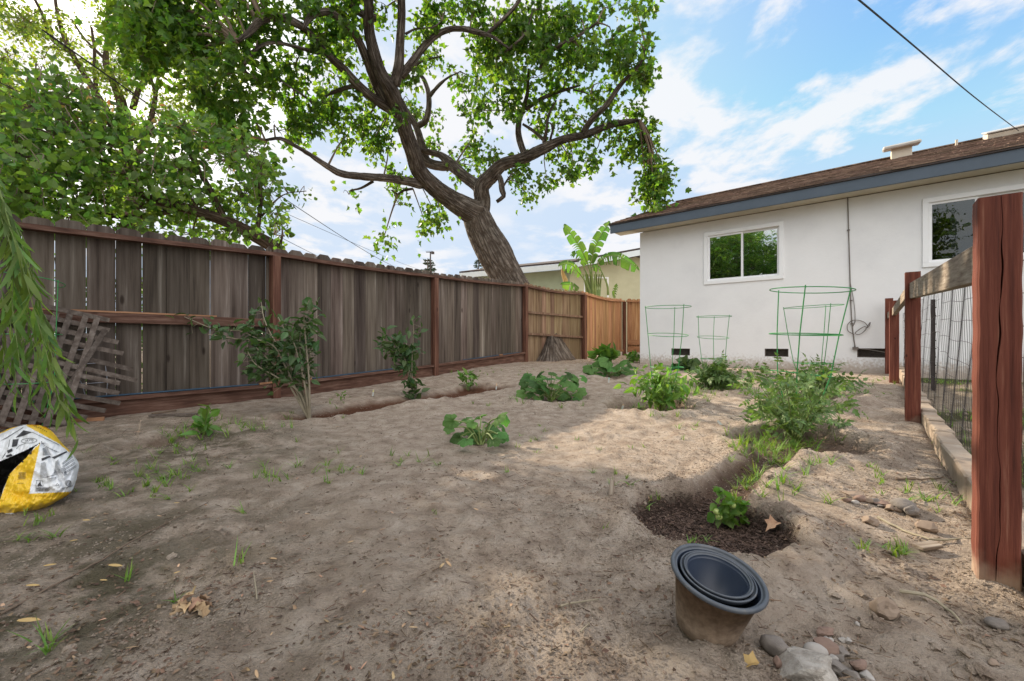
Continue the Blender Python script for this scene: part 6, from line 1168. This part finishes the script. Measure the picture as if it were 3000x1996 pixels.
plant('leafy_shrub', 'dark leafy shrub with pale stems leaning in front of the first fence post', (713, 965), [[(690, 900), (640, 800), (610, 740), (600, 690)], [(700, 880), (660, 850), (600, 780), (560, 745)], [(695, 900), (650, 820), (560, 765), (500, 760), (420, 728)], [(712, 890), (705, 800), (700, 730), (712, 690)], [(712, 880), (712, 800), (708, 740)], [(690, 905), (640, 870), (590, 840), (570, 810)], [(700, 880), (680, 800), (660, 760)], [(680, 890), (620, 850), (580, 870)], [(700, 870), (690, 780), (720, 700)], [(660, 850), (620, 790), (540, 780), (480, 770)], [(650, 860), (620, 830), (590, 800)], [(700, 850), (670, 790), (640, 730)], [(690, 880), (650, 830), (610, 840)], [(705, 860), (715, 820), (700, 770)]], T_OVAL, M['shrub'], 0.10, 40, 0.05, 'wstem', 0.010, 0.0, 0.16, 1.1, 'shrub', droop=0.3, along=0.42)
plant('slender_shrub', 'slender shrub with dark leaves in front of the grey fence', (950, 910), [[(944, 860), (930, 820), (920, 790), (900, 775)], [(948, 850), (950, 800), (952, 760), (950, 735)], [(940, 860), (915, 820), (890, 800), (880, 770)], [(946, 850), (940, 810), (935, 790)], [(938, 850), (925, 800), (925, 785)], [(952, 905), (955, 890)]], T_OVAL, M['shrub'], 0.12, 38, 0.05, 'wstem', 0.008, 0.1, 0.12, 1.1, 'shrub', droop=0.3)
def shrublet(name, lab, base, w_, h_, T, mat, ls, n, ns=7, cat='plant', width=1.0, group=None, **kw):
    x, y = base; st_ = []
    for k in range(ns):
        f_ = (k + 0.5) / ns * 2 - 1; st_.append([(x + f_ * w_ * 0.25, y - h_ * 0.4), (x + f_ * w_ * 0.5 + random.uniform(-4, 4), y - h_ * random.uniform(0.75, 1.0) * (1 - 0.35 * abs(f_)))])
    return plant(name, lab, base, st_, T, M[mat], ls, n, kw.pop('spread', 0.03), width=width, cat=cat, group=group, **kw)
shrublet('pepper_seedling', 'young pepper plant in the grassy strip at the left', (470, 1000), 55, 75, T_OVAL, 'pepper', 0.10, 9, 4, width=1.3, r0=0.004, spread=0.012, group='young plants by the fence')
shrublet('pepper_seedling', 'young pepper plant at the end of the wet strip by the fence', (1078, 898), 50, 46, T_OVAL, 'pepper', 0.11, 9, 5, width=1.2, r0=0.004, spread=0.02, group='young plants by the fence')
shrublet('pepper_seedling', 'tiny seedling in the wet strip between the shrubs', (786, 922), 18, 24, T_OVAL, 'pepper', 0.05, 5, 3, r0=0.003, spread=0.01, group='young plants by the fence')
shrublet('pepper_plant', 'bright green pepper plant inside the cage left of the others', (1522, 948), 140, 112, T_OVAL, 'pepper', 0.11, 22, 13, width=1.0, spread=0.055, droop=0.6, dj=0.18)
shrublet('dense_bush', 'dark fine-leaved tomato bush under the smallest cage', (1645, 903), 80, 66, T_TOM, 'tomato', 0.16, 26, 11, spread=0.05, dj=0.14)
shrublet('tomato_plant', 'big sprawling tomato plant under the largest cage', (1832, 1012), 245, 158, T_TOM, 'tomato', 0.125, 16, 24, spread=0.07, dj=0.24, droop=0.15, along=0.25, r0=0.006)
plant('tomato_plant', 'rear tomato plant with yellow-green shoots reaching both sides', (1878, 925), [[(1850, 880), (1790, 865), (1730, 875)], [(1840, 890), (1760, 860), (1715, 870)], [(1880, 870), (1870, 840)], [(1900, 880), (1920, 850)], [(1900, 900), (1950, 880), (1990, 920)], [(1890, 900), (1940, 890), (1975, 900)], [(1860, 880), (1840, 855)], [(1880, 880), (1890, 845)], [(1895, 890), (1900, 860)], [(1860, 900), (1850, 870)]], T_TOM, M['tomato'], 0.15, 22, 0.045, r0=0.006, along=0.3)
def squash(name, lab, base, leaves, size):
    b = Gd(*base); t = thing(name, lab, 'plant', b, 'squash plants'); g = Geo(); lf = Geo()
    for (x, y, s_) in leaves:
        p_ = spx(b, x, y, random.gauss(0, 0.13)); m_ = (b + p_) / 2 + UP * 0.05; c = crom([b + RNG.normal(size=3) * 0.02 * (1, 1, 0), m_, p_], 0.02); g.tube(c, np.linspace(0.006, 0.004, len(c)), 6)
        out_ = (p_ - b) * (1, 1, 0); out_ = out_ / (np.linalg.norm(out_) + 1e-6); up = np.array((random.gauss(0, 0.45), random.gauss(-1.0, 0.35), 1.0)); d_ = out_ + np.array((0, 0, random.uniform(-0.4, 0.1))); lf.inst(T_SQ, (p_ - d_ * size * s_ * 0.3)[None], d_[None], up[None], np.array([size * s_]))
    link_mesh('stems', g, M['stem'], t); link_mesh('foliage', lf, M['squash'], t, smooth=True)
squash('squash_plant', 'small light-leaved squash plant nearest the camera', (1108, 1022), [(1045, 968, 1), (1040, 985, .7), (1075, 965, .9), (1105, 958, .9), (1120, 975, .8), (1145, 962, 1), (1158, 966, .8), (1060, 1005, 1), (1085, 990, 1), (1100, 1000, 1), (1125, 995, 1), (1145, 1000, .9), (1075, 1012, .9), (1110, 1012, .8), (1135, 1012, .9), (1155, 985, .7), (1090, 972, .7), (1155, 1005, .7)], 0.115)
squash('squash_plant', 'full squash plant in the middle basin with broad leaves', (1268, 922), [(1220, 868, 1), (1245, 862, 1), (1265, 872, 1.1), (1290, 876, 1.1), (1318, 868, 1), (1305, 862, .8), (1215, 890, 1), (1235, 882, 1), (1258, 892, 1.1), (1285, 898, 1.1), (1310, 890, 1), (1330, 902, 1), (1205, 905, .9), (1228, 905, 1), (1250, 910, 1), (1275, 912, 1), (1300, 912, 1), (1322, 914, .9), (1335, 912, .7), (1270, 858, .8), (1340, 870, .8), (1240, 915, .8), (1250, 878, 1), (1275, 885, 1), (1300, 880, .9), (1225, 895, .9), (1265, 900, 1), (1295, 905, 1), (1210, 880, .8), (1320, 880, .9), (1280, 866, .8), (1232, 872, .7), (1256, 868, .7), (1298, 870, .7), (1312, 884, .7), (1246, 898, .8), (1288, 912, .8)], 0.155)
squash('squash_plant', 'rear squash plant with large drooping leaves near the house corner', (1405, 866), [(1362, 846, 1.1), (1380, 838, 1), (1400, 832, 1.2), (1425, 838, 1.2), (1445, 842, 1.1), (1370, 858, 1), (1395, 856, 1.1), (1420, 858, 1.1), (1450, 858, 1), (1458, 852, .8), (1385, 862, .9), (1410, 846, 1), (1372, 850, .8), (1436, 852, .9), (1392, 846, .8), (1428, 862, .8)], 0.22)
shrublet('broadleaf_plant', 'light green broadleaf plant behind the rear squash', (1395, 838), 50, 30, T_OVAL, 'pepper', 0.22, 12, 6, width=1.8, spread=0.04, up=0.8)
shrublet('low_weed', 'low leafy weed at the foot of the house corner', (1455, 835), 30, 16, T_OVAL, 'pepper', 0.13, 14, 5, width=1.3, spread=0.06)
shrublet('low_weed', 'dark low plant before the house wall behind the pepper', (1575, 852), 40, 14, T_HEART, 'shrub', 0.12, 16, 6, width=1.3, spread=0.05)
fp, fb = plant('fruiting_plant', 'small plant with three pale green fruits in the mulch basin', (1682, 1213), [[(1678, 1180), (1670, 1150), (1655, 1128)], [(1680, 1185), (1665, 1165), (1640, 1150)], [(1684, 1180), (1700, 1165), (1715, 1155)], [(1686, 1190), (1705, 1190), (1725, 1200)], [(1678, 1190), (1660, 1185), (1645, 1178)], [(1682, 1180), (1685, 1160), (1690, 1150)]], T_OVAL, M['pepper'], 0.048, 13, 0.008, r0=0.003, dj=0.02, width=1.9, along=0.3, droop=0.3)
M['fruit'] = material('pale_green_fruit', [(0.33, 0.42, 0.12), (0.42, 0.50, 0.18)], 12, rough=0.3, bump=0, spec=0.5)
for (x, y) in ((1686, 1163), (1649, 1178), (1655, 1190)): g = stone_geo(spx(fb, x, y, -0.03), 0.0125, 0.0125, 0.0125, 0, 0.03, 3); link_mesh('fruit', g, M['fruit'], fp, smooth=True)

# ------------------------------------------------------------------ grass, mulch and litter
def grass_patch(name, label, spots, seed=1):
    """spots: (x, y, sx, sy, n tufts, blade length m)"""
    r = np.random.default_rng(seed); g = Geo()
    for (x, y, sx_, sy_, n, ln) in spots:
        for _ in range(n):
            xx = x + r.normal() * sx_; yy = y + r.normal() * sy_
            if yy < 835 or r.random() < 0.35: continue
            b = ray_ground(xx * D, yy * D, gzs); m = r.integers(4, 11); a = r.random(m) * 6.283; d_ = np.stack([np.cos(a) * 0.45, np.sin(a) * 0.45, np.full(m, 1.0)], 1); d_ += r.normal(size=(m, 3)) * 0.15
            T = T_GRASS[r.integers(0, 3)]; s_ = ln * r.uniform(0.5, 1.25, m); up_ = np.stack([np.cos(a), np.sin(a), np.full(m, 0.2)], 1) * -1.0
            g.inst(T, b + r.normal(size=(m, 3)) * (0.006, 0.006, 0) - UP * 0.004, d_, up_, np.stack([np.full(m, 0.085) * (1 + ln), s_, s_], 1))
    return tag(link_mesh(name, g, M['grass']), label, kind='stuff')
grass_patch('grass', 'tufts of green grass scattered over the soil', [(520, 985, 70, 8, 60, .09), (430, 1005, 40, 10, 30, .09), (400, 1060, 50, 35, 40, .06), (380, 1100, 30, 20, 25, .06), (250, 1120, 70, 40, 26, .05), (100, 1230, 60, 30, 14, .05), (650, 1085, 60, 15, 12, .07), (760, 1080, 20, 14, 8, .07), (900, 1060, 60, 20, 12, .06), (560, 1300, 12, 8, 2, .07), (300, 1340, 6, 4, 1, .06), (110, 1500, 6, 20, 5, .06), (900, 1180, 250, 70, 10, .03), (570, 1130, 60, 30, 6, .05),
 (1240, 930, 50, 5, 14, .08), (1200, 922, 15, 5, 12, .08), (1460, 945, 35, 6, 22, .08), (1560, 955, 35, 6, 10, .08), (1640, 905, 60, 8, 50, .10), (1700, 890, 25, 8, 14, .12), (1580, 905, 15, 8, 12, .10), (1780, 1035, 50, 12, 50, .11), (1820, 1030, 40, 10, 30, .11), (1930, 1020, 8, 8, 8, .10), (1720, 1000, 25, 18, 16, .09), (1760, 1085, 45, 22, 22, .09), (1800, 1120, 35, 25, 14, .08), (1890, 1080, 50, 15, 10, .07), (1730, 1120, 25, 14, 12, .07), (1700, 1145, 20, 8, 6, .05), (1500, 1180, 10, 12, 3, .045), (1505, 1150, 8, 5, 3, .05), (1590, 1250, 25, 6, 5, .04), (2070, 1275, 12, 6, 9, .05), (2000, 1265, 25, 8, 6, .045), (2150, 1150, 40, 14, 18, .06), (2060, 1110, 60, 18, 14, .05), (2200, 1050, 20, 50, 10, .07), (2000, 905, 40, 12, 12, .06), (1350, 1020, 120, 25, 14, .04), (1560, 985, 30, 10, 8, .05), (1100, 1000, 300, 50, 22, .04), (1450, 1110, 60, 20, 6, .04)], 3)
grass_patch('weed_grass', 'sparse thin grass fringe along the fence and house foot', [(780, 930, 20, 6, 8, .06), (1150, 860, 60, 6, 20, .07), (1300, 850, 100, 8, 16, .05), (1500, 860, 40, 5, 10, .05), (1950, 880, 60, 12, 14, .06)], 5)
r = np.random.default_rng(8); n = 6500; tt = r.random(n) * 6 + 0.2; oo = r.random(n) * 3.5 + 0.10; px_ = 1.239 + fd[0] * tt + 0.768 * oo; py_ = 1.138 + fd[1] * tt - 0.64 * oo; ok = (px_ / np.maximum(py_, 0.1) < 1.7); keep = ok & (fbm(px_ * 1.5, py_ * 1.5, 4) > -0.05); px_, py_ = px_[keep], py_[keep]; g = Geo(); zz = gz(px_, py_) - 0.05
for T in T_GRASS:
    m = len(px_); a = r.random(m) * 6.283; g.inst(T, np.stack([px_ + r.normal(size=m) * .03, py_ + r.normal(size=m) * .03, zz], 1), np.stack([np.cos(a) * .5, np.sin(a) * .5, np.ones(m)], 1), np.stack([-np.cos(a), -np.sin(a), -np.full(m, .2)], 1), np.stack([np.full(m, 0.08), r.uniform(.03, .08, m), r.uniform(.03, .08, m)], 1))
tag(link_mesh('lawn', g, M['grass']), 'thin lawn beyond the wire mesh fence', kind='stuff')
def scatter(name, label, n, region, T, size, mat, seed, wfun=None, flat=0.12, aspect=(1, 1, 1), lift=0.002):
    r = np.random.default_rng(seed); x, y = region(r, n); ok = np.ones(n, bool) if wfun is None else (r.random(n) < wfun(x, y)); x, y = x[ok], y[ok]; z = gz(x, y) + lift; m = len(x); a = r.random(m) * 6.283
    d_ = np.stack([np.cos(a), np.sin(a), r.normal(size=m) * flat], 1); nr = np.stack([r.normal(size=m) * 0.35, r.normal(size=m) * 0.35, np.ones(m)], 1); s_ = size * r.uniform(0.4, 1.4, m); g = Geo(); g.inst(T, np.stack([x, y, z], 1), d_, nr, np.stack([s_ * aspect[0], s_ * aspect[1], s_ * aspect[2]], 1)); return tag(link_mesh(name, g, mat), label, kind='stuff')
def fanreg(y0, y1, k0=-1.3, k1=1.35):
    def f(r, n): yy = y0 * (y1 / y0) ** r.random(n); return (k0 + (k1 - k0) * r.random(n)) * yy, yy
    return f
chip = (np.array([(-.18, 0, 0), (.18, 0, 0), (.14, 1, 0), (-.12, 1, .02), (-.15, 0, .12), (.15, 0, .12), (.1, 1, .10), (-.1, 1, .12)], float), [(4, 5, 6, 7), (0, 1, 5, 4), (1, 2, 6, 5), (2, 3, 7, 6), (3, 0, 4, 7)])
b0 = BASINS[0]
OCT = (np.array([(.5, 0, 0), (-.5, 0.1, 0), (0, .5, 0.1), (0.1, -.5, 0), (0, 0, .5), (0, 0.1, -.5)], float), [(0, 2, 4), (2, 1, 4), (1, 3, 4), (3, 0, 4), (2, 0, 5), (1, 2, 5), (3, 1, 5), (0, 3, 5)])
scatter('mulch', 'dark bark mulch filling the near planting basin', 9000, lambda r, n: (b0[0] + (r.random(n) * 2 - 1) * b0[2] * 1.05, b0[1] + (r.random(n) * 2 - 1) * b0[3] * 1.05), chip, 0.013, M['chips'], 4, lambda x, y: gz(x, y, masks=True)[1] > 0.35, 0.3)
scatter('leaf_litter', 'tiny brown leaf and straw fragments on the soil', 16000, fanreg(0.6, 5.5), T_DIA, 0.013, M['litter'], 6, lambda x, y: np.clip(0.45 + 1.6 * fbm(x * 2.2, y * 2.2, 3), 0.04, 1), 0.25, (1, 1, 1))
scatter('straw_litter', 'thin twig and straw bits on the soil', 9000, fanreg(0.6, 5.0), chip, 0.018, M['litter'], 9, lambda x, y: np.clip(0.3 + 1.8 * fbm(x * 1.7 + 4, y * 1.7, 3) + 0.7 * (x > 0.75 * y), 0.03, 1), 0.2, (0.22, 1.1, 0.6))
scatter('soil_crumbs', 'small crumbs and clods of soil', 70000, fanreg(0.6, 6.0), OCT, 0.0075, M['soil'], 10, lambda x, y: np.clip(0.22 + 2.4 * fbm(x * 2.6 + 9, y * 2.6, 4), 0.03, 1), 0.2, (1, 1, 0.7), 0.001)
scatter('gravel', 'scattered small pebbles in the soil', 260, fanreg(0.6, 5.0), (ICO1[0] * 0.5, ICO1[1]), 0.007, M['stone_t'], 12, None, 0.2, (1, 1.2, 0.7), 0.001)
scatter('dry_grass', 'dry brown grass and straw along the foot of the far fence', 2500, lambda r, n: (0.2 + r.random(n) * 2.6, 8.3 + r.random(n) * 2.0), chip, 0.06, M['dry'], 13, None, 0.5, (0.06, 1, 0.06))
CLOD = (ICO2[0] * (0.5 * (1 + 0.5 * vnoise(ICO2[0][:, 0] * 2.3 + 5, ICO2[0][:, 1] * 2.3 + ICO2[0][:, 2] * 1.7)))[:, None], ICO2[1]) if False else (ico(2)[0] * 0.5 * (1 + 0.45 * np.sin(ico(2)[0][:, :1] * 5 + ico(2)[0][:, 1:2] * 7 + ico(2)[0][:, 2:] * 4)), ico(2)[1])
scatter('soil_clods', 'loose clods of dry soil on the berms and churned ground', 2600, fanreg(0.65, 5.0), CLOD, 0.017, M['soil'], 21, lambda x, y: np.clip(gz(x, y, masks=True)[3] * 22 + 0.10 * (fbm(x * 2, y * 2 + 3, 3) > 0.1) + 0.25 * (x > 0.62 * y), 0.015, 1), 0.3, (1, 1.2, 0.8), 0.0)
leafs = scatter('fallen_leaves', 'small curled brown and orange leaves on the dark soil at the left', 170, fanreg(0.75, 3.2, -1.3, 0.0), T_YL, 0.020, M['dry'], 14, None, 0.25, (1, 1, 1.5), 0.004)
